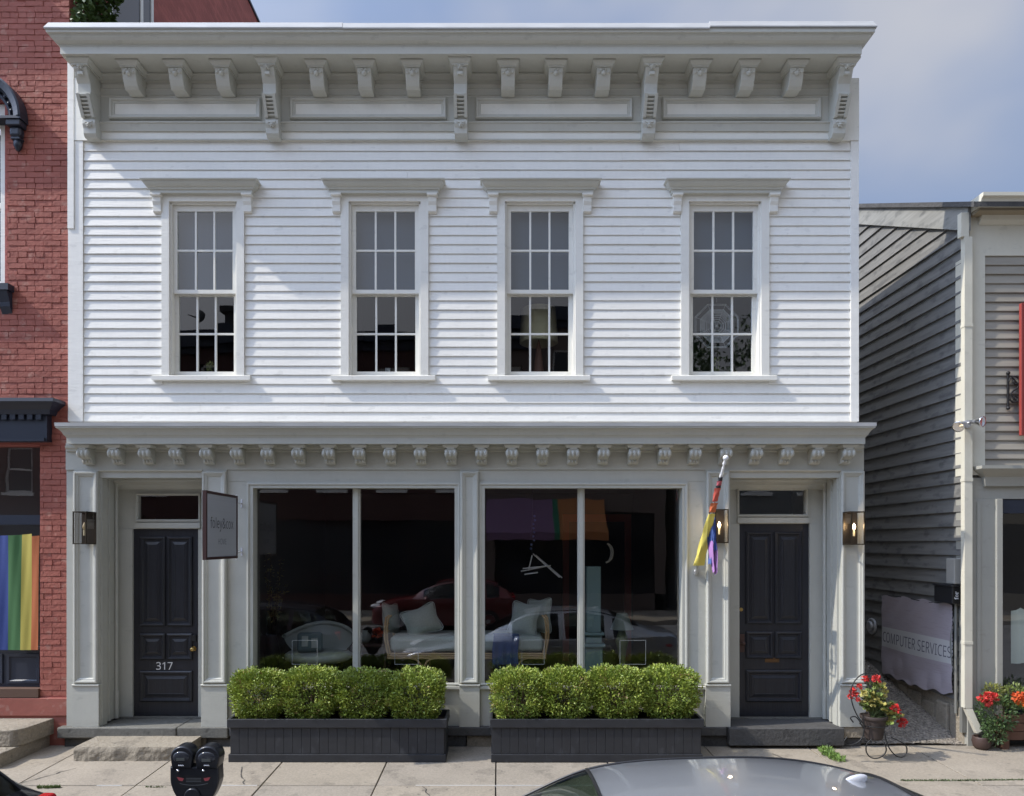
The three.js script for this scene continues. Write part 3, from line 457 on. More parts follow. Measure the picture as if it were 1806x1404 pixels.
lantern(X(1499, 0.08), Y(961, 0.1), Y(903, 0.1), 0.075, true, 'lit box lantern at the edge of the shop front by the dark alley');

// ------------------------------------------------------------------ blade sign
{
  const t = thing('blade_sign', 'silver hanging shop sign with dark red frame reading foley&cox HOME', 'sign', [-2.985, 2.207, 0.20]);
  const L = 0.90, H = 0.715, th = 0.04, wood = mat(0.042, 0.016, 0.014, 0.5);
  mk('frame', [bx(-th, 0, 0, 0.028, 0, L), bx(-th, 0, H - 0.028, H, 0, L), bx(-th, 0, 0.028, H - 0.028, 0, 0.03), bx(-th, 0, 0.028, H - 0.028, L - 0.03, L)], wood, t);
  const cv = document.createElement('canvas'); cv.width = 1024; cv.height = 800; const c = cv.getContext('2d');
  c.fillStyle = '#a9adb4'; c.fillRect(0, 0, 1024, 800);
  for (let i = 0; i < 400; i++) { c.fillStyle = `rgba(${rnd() > 0.5 ? '185,188,194' : '150,154,162'},0.10)`; c.fillRect(0, rnd() * 800, 1024, 1 + rnd() * 2); }
  c.fillStyle = '#3c3e42'; c.textAlign = 'center'; c.font = '184px sans-serif'; c.save(); c.translate(512, 430); c.scale(0.98, 1); c.fillText('foley&cox', 0, 0, 900); c.restore();
  c.fillStyle = '#6a6d76'; c.font = '104px sans-serif'; c.fillText('HOME', 512, 640);
  const tx = new THREE.CanvasTexture(cv); tx.colorSpace = THREE.SRGBColorSpace;
  const p = new THREE.PlaneGeometry(L - 0.06, H - 0.056); p.rotateY(Math.PI / 2); p.translate(-0.006, H / 2, L / 2);
  const pm = new THREE.MeshStandardMaterial({ map: tx, roughness: 0.45, metalness: 0.2 });
  raw('sign_face', p, pm, t);
  const p2 = new THREE.PlaneGeometry(L - 0.06, H - 0.056); p2.rotateY(-Math.PI / 2); p2.translate(-th + 0.006, H / 2, L / 2); raw('sign_face', p2, pm, t);
  for (const yy of [0.07, H - 0.075]) mk('mounting_arm', [rod([-0.02, yy, -0.19], [-0.02, yy, 0.01], 0.009), rb(-0.03, -0.01, yy - 0.05, yy + 0.05, -0.19, -0.178, 0.003, 1), rod([-0.02, yy, -0.01], [-0.02, yy + (yy > 0.3 ? 0.09 : -0.09), -0.01], 0.007)], mat(0.6, 0.6, 0.62, 0.4), t);
}

// ------------------------------------------------------------------ flag on its pole
{
  const A = new THREE.Vector3(X(1228, 0.04), Y(1008, 0.04), 0.05), B = new THREE.Vector3(X(1279, 0.95), Y(812, 0.95), 0.95);
  const t = thing('rainbow_flag', 'furled rainbow flag on a white pole angled up from the shop front', 'flag', [A.x, A.y, A.z]);
  const D = B.clone().sub(A), at = s => [D.x * s, D.y * s, D.z * s];
  mk('pole', rod([0, 0, 0], at(1), 0.011, 0.011, 10), mat(0.72, 0.72, 0.72, 0.35), t);
  mk('finial', [ball(...at(1.02), 0.03, 12, 10), rod(at(0.97), at(1.0), 0.02, 0.014)], mat(0.75, 0.75, 0.75, 0.35), t);
  mk('pole_collar', rod(at(0.90), at(0.94), 0.015), mat(0.75, 0.75, 0.75, 0.35), t);
  mk('pole_bracket', [rod([0, 0, -0.05], [0, 0, -0.035], 0.055, 0.05, 14), rod(at(-0.03), at(0.07), 0.02, 0.018, 10), ball(0, 0, -0.02, 0.028)], galv, t);
  // cloth wound round the pole, loosening into two hanging folds
  const COL = [[0.80, 0.80, 0.80], [0.03, 0.03, 0.035], [0.55, 0.10, 0.07], [0.62, 0.16, 0.06], [0.74, 0.62, 0.13], [0.06, 0.25, 0.10], [0.12, 0.20, 0.52], [0.40, 0.20, 0.45], [0.58, 0.30, 0.5]];
  const sleeve = (s0, s1, r0, r1, col, twist) => { const n = 22, m = 14, P = []; for (let i = 0; i <= n; i++) { const k = i / n, s = s0 + (s1 - s0) * k, c = at(s), row = []; for (let j = 0; j < m; j++) { const a = j / m * Math.PI * 2, r = (r0 + (r1 - r0) * k) * (1 + 0.16 * Math.sin(3 * a + k * twist) + 0.1 * Math.sin(5 * a - k * twist * 1.7)); row.push([c[0] + Math.cos(a) * r, c[1] - r * 0.5 * (r1 > 0.03 ? k : 0), c[2] + Math.sin(a) * r]); } P.push(row); } const L = []; for (let i = 0; i < n; i++) for (let j = 0; j < m; j++) { const q = (j + 1) % m; L.push(...quad(P[i][j], P[i][q], P[i + 1][q], P[i + 1][j])); } return toCreasedNormals(tris(L), 1.2); };
  const cloth = c => mat(...c, 0.75, { side: THREE.DoubleSide });
  const f = (s0, s1, r0, r1, c, tw = 5) => mk('flag_stripe', sleeve(s0, s1, r0, r1, c, tw), cloth(c), t);
  f(0.86, 0.90, 0.016, 0.018, COL[0]); f(0.83, 0.86, 0.02, 0.022, COL[1]); f(0.79, 0.83, 0.022, 0.024, [0.45, 0.1, 0.12]); f(0.77, 0.79, 0.024, 0.025, COL[1]); f(0.655, 0.77, 0.025, 0.03, COL[2]); f(0.56, 0.655, 0.03, 0.036, COL[3]);
  f(0.06, 0.56, 0.056, 0.036, COL[4], 6);
  // hanging tail: green, blue, violet folds
  const tail = (pts, w, c, ph) => { const cv = new THREE.CatmullRomCurve3(pts.map(p => new THREE.Vector3(...p))), n = 20, m = 8, L = [], P = []; for (let i = 0; i <= n; i++) { const q = cv.getPoint(i / n), row = []; for (let j = 0; j <= m; j++) { const u = j / m - 0.5, ww = w * (0.55 + 0.45 * Math.sin(Math.PI * Math.min(1, i / n * 1.3 + 0.15))); row.push([q.x + u * ww, q.y + 0.02 * Math.sin(j), q.z + 0.03 * Math.sin(u * 9 + ph + i * 0.12)]); } P.push(row); } for (let i = 0; i < n; i++) for (let j = 0; j < m; j++) L.push(...quad(P[i][j], P[i + 1][j], P[i + 1][j + 1], P[i][j + 1])); mk('flag_stripe', toCreasedNormals(tris(L), 1.2), cloth(c), t); };
  const W = (u, v, z) => [X(u, z) - A.x, Y(v, z) - A.y, z - A.z];
  tail([W(1254, 925, 0.47), W(1255, 965, 0.42), W(1254, 997, 0.40)], 0.10, COL[6].map(v => v * 0.6), 0.4);
  tail([W(1258, 915, 0.48), W(1258, 935, 0.46), W(1259, 960, 0.44), W(1260, 972, 0.44)], 0.06, COL[6], 1);
  tail([W(1257, 955, 0.45), W(1258, 975, 0.44), W(1260, 1000, 0.43), W(1261, 1011, 0.43)], 0.085, COL[7], 2);
}
// ------------------------------------------------------------------ planters and box shrubs
function planter(x0, x1, label) {
  const z0 = 0.134, z1 = 0.60, H = 0.4575, cx = (x0 + x1) / 2, t = thing('planter_box', label, 'planter', [cx, -0.014, 0], 0, 'long black planter boxes before the show windows'), w = (x1 - x0) / 2;
  const hb = H + 0.014, tk = 0.022, i = 0.03;
  const rim = (a, b, c, d) => rb(a, b, hb - 0.095, hb, c, d, 0.006, 1);
  mk('rim_board', rim(-w, w, z1 - 0.02, z1 + 0.01), planterPaint, t); mk('rim_board', rim(-w, w, z0, z0 + 0.03), planterPaint, t);
  mk('rim_board', rim(-w, -w + 0.03, z0 + 0.031, z1 - 0.021), planterPaint, t); mk('rim_board', rim(w - 0.03, w, z0 + 0.031, z1 - 0.021), planterPaint, t);
  // beaded boards
  const n = 24, bw = (2 * w - 2 * i) / n;
  for (let k = 0; k < n; k++) { const a = -w + i + k * bw; mk('board', rb(a + 0.001, a + bw - 0.001, 0.085, hb - 0.09, z1 - 0.035 + rr(-0.001, 0.001), z1 - 0.012, 0.003, 1), planterPaint, t); }
  for (const s of [-1, 1]) for (let k = 0; k < 4; k++) { const c = (z1 - z0 - 0.07) / 4, a = z0 + 0.03 + k * c; mk('board', rb(s * (w - i) - 0.011, s * (w - i) + 0.011, 0.085, hb - 0.09, a + 0.002, a + c - 0.002, 0.004, 1), planterPaint, t); }
  mk('board', bx(-w + i, w - i, 0.085, hb - 0.09, z0 + 0.01, z0 + 0.025), planterPaint, t);
  mk('base_board', rb(-w + 0.012, w - 0.012, 0.0, 0.084, z1 - 0.03, z1 + 0.002, 0.005, 1), planterPaint, t);
  for (const s of [-1, 1]) mk('base_board', rb(s * (w - 0.022) - 0.01, s * (w - 0.022) + 0.01, 0, 0.084, z0 + 0.01, z1 - 0.031, 0.004, 1), planterPaint, t);
  mk('soil', bx(-w + 0.045, w - 0.045, 0.1, hb - 0.075, z0 + 0.032, z1 - 0.04), soil, t);
  return t;
}
planter(X(400, 0.61), X(788, 0.61), 'long black wooden planter on the left, nearer the door numbered 317');
planter(X(864, 0.61), X(1242, 0.61), 'long black wooden planter on the right, behind the silver car roof');

function leafGeo(list) {                                // list of [pos, dir, size, colour] -> folded lozenges
  const P = [], C = [], up = new THREE.Vector3(), s = new THREE.Vector3(), d = new THREE.Vector3();
  for (const [p, dir, sz, col, wd = 0.55] of list) {
    d.set(...dir).normalize(); s.set(rr(-1, 1), rr(-1, 1), rr(-1, 1)).cross(d).normalize(); up.crossVectors(d, s).normalize();
    const a = p, tip = [p[0] + d.x * sz, p[1] + d.y * sz, p[2] + d.z * sz], mid = k => [p[0] + d.x * sz * 0.5 + s.x * sz * wd * 0.5 * k + up.x * sz * 0.10, p[1] + d.y * sz * 0.5 + s.y * sz * wd * 0.5 * k + up.y * sz * 0.10, p[2] + d.z * sz * 0.5 + s.z * sz * wd * 0.5 * k + up.z * sz * 0.10];
    P.push(...a, ...mid(1), ...tip, ...a, ...tip, ...mid(-1)); for (let i = 0; i < 6; i++) C.push(...col);
  }
  const g = new THREE.BufferGeometry(); g.setAttribute('position', new THREE.Float32BufferAttribute(P, 3)); g.setAttribute('color', new THREE.Float32BufferAttribute(C, 3)); g.computeVertexNormals(); return g;
}
const leafMat = new THREE.MeshPhysicalMaterial({ vertexColors: true, roughness: 0.5, transmission: 0.25, thickness: 0, side: THREE.DoubleSide });
const twigMat = mat(0.09, 0.06, 0.035, 0.9);
function boxShrub(hx, hy, hz) {                          // parts: foliage, stem
  const out = [], tw = [], n = 520;
  for (let k = 0; k < n; k++) {
    // point on a rounded block, drawn in towards the foot
    const u = rr(-1, 1), v = rr(-1, 1), w = rr(-1, 1), e = 3.5, l = Math.pow(Math.abs(u) ** e + Math.abs(v) ** e + Math.abs(w) ** e, 1 / e);
    const dir = [u / l, v / l, w / l], lump = 0.80 + 0.34 * fbm((dir[0] + dir[2] * 0.7 + 2) / 6, (dir[1] + dir[2] * 0.5 + 2) / 6, 13, 13, 3, hx * 1000 | 0), sh = rnd() < 0.78 ? rr(0.88, 1.0) : rr(0.5, 0.88);
    const ty = dir[1] * sh, foot = ty < 0.1 ? 1 - 0.42 * Math.pow(0.1 - ty, 1.6) : 1;
    const c = [dir[0] * hx * sh * lump * foot, ty * hy * (ty > 0 ? 0.96 + 0.05 * lump : 1), dir[2] * hz * sh * lump * foot];
    const tone = rr(0, 1), yel = rnd() < 0.05;
    const nl = 20 + (rnd() * 10 | 0);
    for (let i = 0; i < nl; i++) {
      const r = 0.045, p = [c[0] + rr(-r, r), c[1] + rr(-r, r), c[2] + rr(-r, r)], d = [dir[0] * 0.8 + rr(-0.8, 0.8), dir[1] * 0.6 + 0.35 + rr(-0.8, 0.8), dir[2] * 0.8 + rr(-0.8, 0.8)];
      const j = rr(0.7, 1.25), col = yel && i % 2 ? [0.32 * j, 0.24 * j, 0.08 * j] : [(0.19 + 0.19 * tone) * j, (0.275 + 0.165 * tone) * j, (0.038 + 0.028 * tone) * j];
      out.push([p, d, rr(0.022, 0.036), col, 0.62]);
    }
    if (k % 9 === 0 && dir[1] > -0.2) { const up = rr(0.03, 0.075), q = rr(-0.02, 0.02); for (let i = 0; i < 9; i++) out.push([[c[0] + dir[0] * up * i / 9 * 0.7 + q * i / 9, c[1] + (Math.max(0, dir[1]) * 0.8 + 0.3) * up * i / 9, c[2] + dir[2] * up * i / 9 * 0.7], [rr(-1, 1), rr(0, 1.4), rr(-1, 1)], rr(0.018, 0.028), [0.30 * rr(0.8, 1.1), 0.37 * rr(0.8, 1.1), 0.07], 0.62]); }
    if (k % 12 === 0) tw.push(rod([c[0] * 0.15, -hy * 0.95, c[2] * 0.15], c, 0.006, 0.003, 5));
  }
  return [leafGeo(out), [rod([0, -hy * 1.2, 0], [0, 0, 0], 0.018, 0.012, 7), ...tw]];
}
{
  const protos = [[0.305, 0.28, 0.24], [0.312, 0.272, 0.245], [0.298, 0.285, 0.235]].map(a => boxShrub(...a));
  const place = ['clipped box shrub at the left end of the left planter, beside the grey wall board', 'clipped box shrub second from the left in the left planter', 'clipped box shrub second from the right in the left planter', 'clipped box shrub at the right end of the left planter, with browned patches', 'clipped box shrub at the left end of the right planter', 'clipped box shrub second from the left in the right planter', 'clipped box shrub third from the left in the right planter', 'clipped box shrub at the right end of the right planter, beside the panelled pilaster'];
  const PX = [[459, 1182], [550, 1179], [643, 1183], [735, 1182], [913, 1181], [998, 1180], [1086, 1177], [1179, 1178]];
  const protoObj = [];
  PX.forEach(([u, v], i) => {
    const k = i % 3, z = 0.365, top = Y(v, z - 0.05); let o;
    if (!protoObj[k]) { o = thing('box_shrub', '', 'shrub'); const m = raw('foliage', boxUV(prep(protos[k][0])), leafMat, o); mk('stem', protos[k][1], twigMat, o); protoObj[k] = o; }
    else { o = protoObj[k].clone(); o.name = numbered('box_shrub'); scene.add(o); }
    o.userData = { label: place[i], category: 'shrub', group: 'clipped box shrubs in the black planters' };
    const sy = rr(0.96, 1.02);
    o.position.set(X(u, z), top - 0.285 * sy, z); o.rotation.y = (i * 1.7) % 3.14 > 1.5 ? Math.PI : 0; o.scale.set([1.0, 1.04, 1.03, 1.0, 0.95, 0.94, 1.0, 1.04][i], sy, 1);
  });
}

// ------------------------------------------------------------------ red brick building on the left
{
  const R = X(121) - 0.004, zf = -0.02, t = thing('red_brick_building', 'painted red brick building with dark shop front and ivied side wall', 'building', [0, 0, 0]);
  const HT = 13.35, L = -12;
  const wx0 = X(-64, zf), wx1 = X(8, zf), wy0 = Y(505, zf), wy1 = Y(200, zf);       // arched window opening
  const sx1 = X(70, zf), sy0 = Y(1214, zf), sy1 = Y(784, zf);                        // shop opening, left of its edge
  const bed = 0.006;
  mk('front_wall', [bx(wx1, R, sy1, HT, zf - 0.25, zf - bed), bx(sx1, R, 0.3, sy1, zf - 0.25, zf - bed), bx(L, wx0, sy1 + 0.4, HT, zf - 0.25, zf - bed), bx(wx0, wx1, wy1 + 0.15, HT, zf - 0.25, zf - bed), bx(wx0, wx1, sy1 + 0.4, wy0, zf - 0.25, zf - bed), bx(L, wx1, sy1, sy1 + 0.399, zf - 0.25, zf - bed), bx(L, R, -0.2, 0.299, zf - 0.25, zf - bed)], redSide, t);
  mk('side_wall', [bx(R - 0.2, R, 8.0, HT, -12, zf - 0.26)], redSide, t);
  mk('side_wall', [bx(R - 0.2, R - 0.01, 0, 7.99, -12, zf - 0.26)], redSide, t);
  mk('roof', bx(L, R - 0.21, HT - 0.3, HT - 0.2, -12, zf - 0.26), darkstone, t);
  mk('parapet_coping', bx(R - 0.22, R + 0.03, HT, HT + 0.05, -12, zf - 0.26), navy, t);
  // bricks: the nearest as pieces, the rest joined
  const ch = 0.0672, bl = 0.205; let count = 0; const rest = [];
  const rows = [];
  for (let y = Y(1228, zf); y < Y(-6, zf); y += ch) rows.push(y);
  rows.forEach((y, r) => {
    let left = y > sy1 - 0.02 ? (y > Y(706, zf) ? (y > wy0 - 0.03 && y < wy1 + 0.4 ? wx1 + 0.03 : X(-4, zf)) : X(82, zf)) : sx1 + 0.004;
    let x = R - 0.001, k = 0;
    while (x > left + 0.02) {
      const wdt = (r % 6 === 5) ? 0.10 : (k === 0 && r % 2) ? 0.102 : bl, x0 = Math.max(left, x - wdt + 0.003 + rr(-0.001, 0.002));
      const jut = rr(-0.003, 0.003), g = bx(x0, x - rr(0, 0.003), y + 0.003 + rr(-0.002, 0.002), y + ch - 0.004 + rr(-0.002, 0.002), zf - bed - 0.004, zf + jut);
      const p = g.attributes.position; for (let q = 0; q < p.count; q++) { if (p.getZ(q) > zf - 0.008) { p.setZ(q, p.getZ(q) + rr(-0.002, 0.002)); p.setY(q, p.getY(q) + rr(-0.0015, 0.0015)); } } g.computeVertexNormals();
      if (count < 300 && x0 < R - 0.02 && y > 2.4) { mk('brick', g, reds[Math.floor(rnd() * 4)], t); count++; } else rest.push(g);
      x -= wdt; k++;
    }
  });
  mk('brickwork', rest, reds[0], t, { kind: 'stuff' });
  // arched hood
  const acx = X(-28, zf), acy = Y(216, zf), ro = 0.52, ri = 0.34, arc = [], prof = [[ri, 0], [ri, 0.07], [ri + 0.03, 0.09], [ri + 0.05, 0.07], [ri + 0.075, 0.07], [ri + 0.09, 0.13], [ro - 0.02, 0.16], [ro, 0.15], [ro, 0]];
  for (let i = 0; i < 28; i++) for (let k = 0; k + 1 < prof.length; k++) { const P = (ii, q) => { const a = Math.PI * ii / 28; return [acx + Math.cos(a) * prof[q][0], acy + Math.sin(a) * prof[q][0], zf + prof[q][1]]; }; arc.push(...quad(P(i, k), P(i, k + 1), P(i + 1, k + 1), P(i + 1, k))); }
  const hood = mk('window_hood', [tris(arc), bx(acx - ro, acx + ro, acy - 0.03, acy - 0.001, zf - 0.01, zf + 0.145)], navy, t);
  for (let i = 1; i < 14; i++) { const a = Math.PI * i / 14; mk('dentil', ball(acx + Math.cos(a) * (ri + 0.05), acy + Math.sin(a) * (ri + 0.05), zf + 0.088, 0.02, 8, 6), navy, hood); }
  for (const s of [1, -1]) { const bxx = acx + s * (ro - 0.10); mk('corbel', [rb(bxx - 0.085, bxx + 0.085, acy - 0.10, acy - 0.031, zf, zf + 0.13, 0.012, 2), rb(bxx - 0.065, bxx + 0.065, acy - 0.21, acy - 0.10, zf, zf + 0.10, 0.03, 3), rb(bxx - 0.055, bxx + 0.055, acy - 0.24, acy - 0.21, zf, zf + 0.085, 0.008, 1), lathe([[0.0, -0.36], [0.02, -0.35], [0.045, -0.30], [0.05, -0.24], [0, -0.24]], bxx, acy, zf + 0.03, 12)], navy, hood); }
  const win = mk('window', [bx(wx0, wx0 + 0.06, wy0, acy, zf - 0.12, zf - 0.02), bx(wx1 - 0.06, wx1, wy0, acy, zf - 0.12, zf - 0.02), bx(wx0 + 0.06, wx1 - 0.06, (wy0 + acy) / 2 - 0.03, (wy0 + acy) / 2 + 0.03, zf - 0.12, zf - 0.03), bx(wx0 + 0.06, wx1 - 0.06, wy0, wy0 + 0.07, zf - 0.12, zf - 0.03), bx(wx0, wx1, acy - 0.001, wy1 + 0.14, zf - 0.14, zf - 0.06)], white, t);
  const pp = new THREE.PlaneGeometry(wx1 - wx0 - 0.12, acy - wy0); pp.translate((wx0 + wx1) / 2, (wy0 + acy) / 2, zf - 0.09); mk('pane', pp, glass, win); mk('room', bx(wx0, wx1, wy0, acy, zf - 0.3, zf - 0.27), interior, win);
  mk('window_sill', [bx(wx0 - 0.12, X(25, zf), wy0 - 0.075, wy0, zf - 0.05, zf + 0.11), extr([[zf, wy0 - 0.08], [zf + 0.10, wy0 - 0.08], [zf + 0.085, wy0 - 0.12], [zf + 0.05, wy0 - 0.2], [zf + 0.045, wy0 - 0.25], [zf, wy0 - 0.33]], X(4, zf), X(22, zf))], navy, t);
  // window sills of the storey above, whose shadow lies on the bricks
  mk('window_sill', [bx(-9.6, -6.95, 10.35, 10.55, zf, zf + 0.46)], navy, t);
  // ivied side window
  const sz0 = -0.95, sz1 = -2.0, sw = mk('side_window', [bx(R - 0.02, R + 0.02, 8.6, 11.6, sz0, sz0 + 0.07), bx(R - 0.02, R + 0.02, 8.6, 11.6, sz1 - 0.07, sz1), bx(R - 0.02, R + 0.02, 8.6, 11.6, -1.76, -1.69)], white, t);
  const sp = new THREE.PlaneGeometry(sz0 - sz1, 3); sp.rotateY(Math.PI / 2); sp.translate(R + 0.006, 10.1, (sz0 + sz1) / 2); mk('pane', sp, mat(0.05, 0.06, 0.08, 0.08), sw);
  // dark shop front
  const cz = 0, c0 = X(80, 0.1), c1 = -9, y0 = Y(780), y1 = Y(738), y2 = Y(708);
  mk('shop_cornice', [sweep([[-0.2, y2], [0.16, y2], [0.165, y2 - 0.04], [0.12, y2 - 0.075], [0.07, y2 - 0.12], [0.05, y2 - 0.17], [-0.2, y2 - 0.17]], [[c1, zf], [c0, zf + 0.08], [c0, zf - 0.02]].map((p, i) => i === 0 ? [c1, zf + 0.08] : p)), bx(c1, c0, y0, y2 - 0.171, zf - 0.02, zf + 0.09), bx(c1, c0 - 0.02, y0 - 0.001, y0 + 0.04, zf, zf + 0.115)], navy, t);
  for (let i = 0; i < 14; i++) { const a = c0 - 0.05 - i * 0.1; mk('dentil', bx(a - 0.06, a, y1 - 0.03, y1 + 0.03, zf + 0.09, zf + 0.125), navy, t); }
  const yb1 = Y(908), yb2 = Y(925), yp = Y(1147);
  const sf = mk('shop_window', [bx(-9, sx1 - 0.001, yb2, yb1, zf - 0.2, zf - 0.05), bx(sx1 - 0.035, sx1 - 0.001, sy0, yb2, zf - 0.2, zf - 0.06), bx(sx1 - 0.02, sx1 - 0.001, yb1, sy1, zf - 0.2, zf - 0.09)], navy, t);
  const g2 = new THREE.PlaneGeometry(9 + sx1, sy1 - yp); g2.translate((sx1 - 9) / 2, (sy1 + yp) / 2, zf - 0.17); mk('pane', g2, glass, sf);
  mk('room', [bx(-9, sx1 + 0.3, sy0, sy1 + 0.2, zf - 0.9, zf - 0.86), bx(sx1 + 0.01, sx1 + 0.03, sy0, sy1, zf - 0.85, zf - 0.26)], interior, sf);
  mk('shop_panel', [bx(-9, sx1 - 0.036, sy0, yp, zf - 0.16, zf - 0.1), rectMould(sx1 - 0.45, sx1 - 0.06, sy0 + 0.04, yp - 0.06, [[0, zf - 0.1], [0, zf - 0.085], [0.03, zf - 0.085], [0.045, zf - 0.099]], false), rectMould(sx1 - 1.0, sx1 - 0.5, sy0 + 0.04, yp - 0.06, [[0, zf - 0.1], [0, zf - 0.085], [0.03, zf - 0.085], [0.045, zf - 0.099]], false)], navy, t);
  mk('shop_sill', [bx(-9, sx1 + 0.0, Y(1230), Y(1215), zf - 0.2, zf + 0.03)], mat(0.10, 0.055, 0.035, 0.7), t);
  mk('base_course', [rb(-9, R - 0.002, Y(1263), Y(1231), zf - 0.1, zf + 0.03, 0.01, 1), bx(-9, R - 0.003, -0.1, Y(1263), zf - 0.1, zf + 0.012)], new THREE.MeshStandardMaterial({ map: redMap, color: lin(0.9, 0.92, 0.9), roughness: 0.8, bumpMap: roughBump, bumpScale: 0.0015 }), t);
}
// flag hung in the red building's shop window
{
  const z = 0.0, xr = X(68, z), yt = Y(940, z), yb = Y(1147, z), t = thing('hanging_rainbow_flag', 'rainbow striped flag hung upright before the dark shop window', 'flag', [xr, yb, 0]);
  const C = [[0.44, 0.13, 0.045], [0.44, 0.37, 0.075], [0.055, 0.15, 0.05], [0.03, 0.055, 0.21], [0.14, 0.04, 0.18]], w = [13, 19, 23, 24, 25].map(v => v / 150); let x = 0;
  C.forEach((c, i) => { const n = 8, m = 30, L = [], P = []; for (let j = 0; j <= m; j++) { const row = []; for (let k = 0; k <= n; k++) { const xx = x - w[i] * k / n, k2 = j / m, sag = 0.03 * Math.sin(Math.PI * clamp(-xx / 0.9)) * k2; row.push([xx * (1 - 0.03 * (1 - k2)) - 0.02 * (1 - k2), (yt - yb) * k2 - sag + (i === 0 ? -0.03 * k2 : 0), -0.02 + 0.009 * Math.sin(xx * 22 + k2 * 3) * (0.3 + 0.7 * k2) + 0.0015 * Math.sin(xx * 60 - k2 * 6)]); } P.push(row); } for (let j = 0; j < m; j++) for (let k = 0; k < n; k++) L.push(...quad(P[j][k + 1], P[j][k], P[j + 1][k], P[j + 1][k + 1])); mk('stripe', toCreasedNormals(tris(L), 1), mat(...c, 0.8, { side: THREE.DoubleSide }), t); x -= w[i]; });
}
// ivy on the red side wall
{
  const t = thing('ivy', 'green ivy climbing the red side wall above the white roof', 'climbing plant', [X(121), 8.0, -0.3]), out = [];
  for (let k = 0; k < 2600; k++) { const z = -rr(0, 1) * 0.85 + 0.35, h = rr(0, 2.6) * (1 - 0.25 * Math.abs(z)), j = rr(0.6, 1.3); out.push([[rr(0.01, 0.16) * (1 + Math.sin(h * 7 + z * 5) * 0.5), h, z], [1 + rr(-0.6, 0.6), rr(-0.8, 0.4), rr(-0.8, 0.8)], rr(0.06, 0.10), [0.07 * j, 0.12 * j, 0.025 * j], 0.8]); }
  for (let k = 0; k < 160; k++) { const z = -2.5 - rr(0, 0.6), h = rr(0.4, 1.1); out.push([[rr(0.01, 0.05), h, z], [1, rr(-0.8, 0.4), rr(-0.8, 0.8)], rr(0.05, 0.09), [0.07, 0.11, 0.03], 0.8]); }
  raw('foliage', boxUV(prep(leafGeo(out))), leafMat, t); mk('stem', [tube([[0.01, 0, 0.1], [0.02, 0.7, 0], [0.01, 1.5, 0.12]], 0.012), tube([[0.01, 0, -0.3], [0.02, 0.8, -0.4], [0.01, 1.3, -0.3]], 0.01)], twigMat, t);
}
// stone steps of the red building
{
  const t = thing('stone_steps', 'worn pale stone steps at the foot of the red building', 'steps', [X(27, 0.54), 0, 0]);
  const blk = (x1, y0, y1, z1, r) => { const s = new THREE.Shape(); s.moveTo(-4, -0.03); s.lineTo(x1, -0.03); s.lineTo(x1 - 0.04, z1 - r * 1.2); s.quadraticCurveTo(x1 - 0.06, z1, x1 - 0.06 - r, z1); s.lineTo(-4, z1); const g = new THREE.ExtrudeGeometry(s, { depth: y1 - y0 - 0.02, bevelEnabled: true, bevelSize: 0.01, bevelThickness: 0.01, bevelSegments: 2, bevelOffset: -0.01, curveSegments: 8 }); g.rotateX(Math.PI / 2); g.translate(0, y1 - 0.01, 0); g.scale(1, 1, 1); return g; };
  mk('step', blk(0.09, 0.135, 0.32, 0.54, 0.12), stone, t); mk('step', blk(0.04, -0.03, 0.133, 0.84, 0.06), stone, t);
}

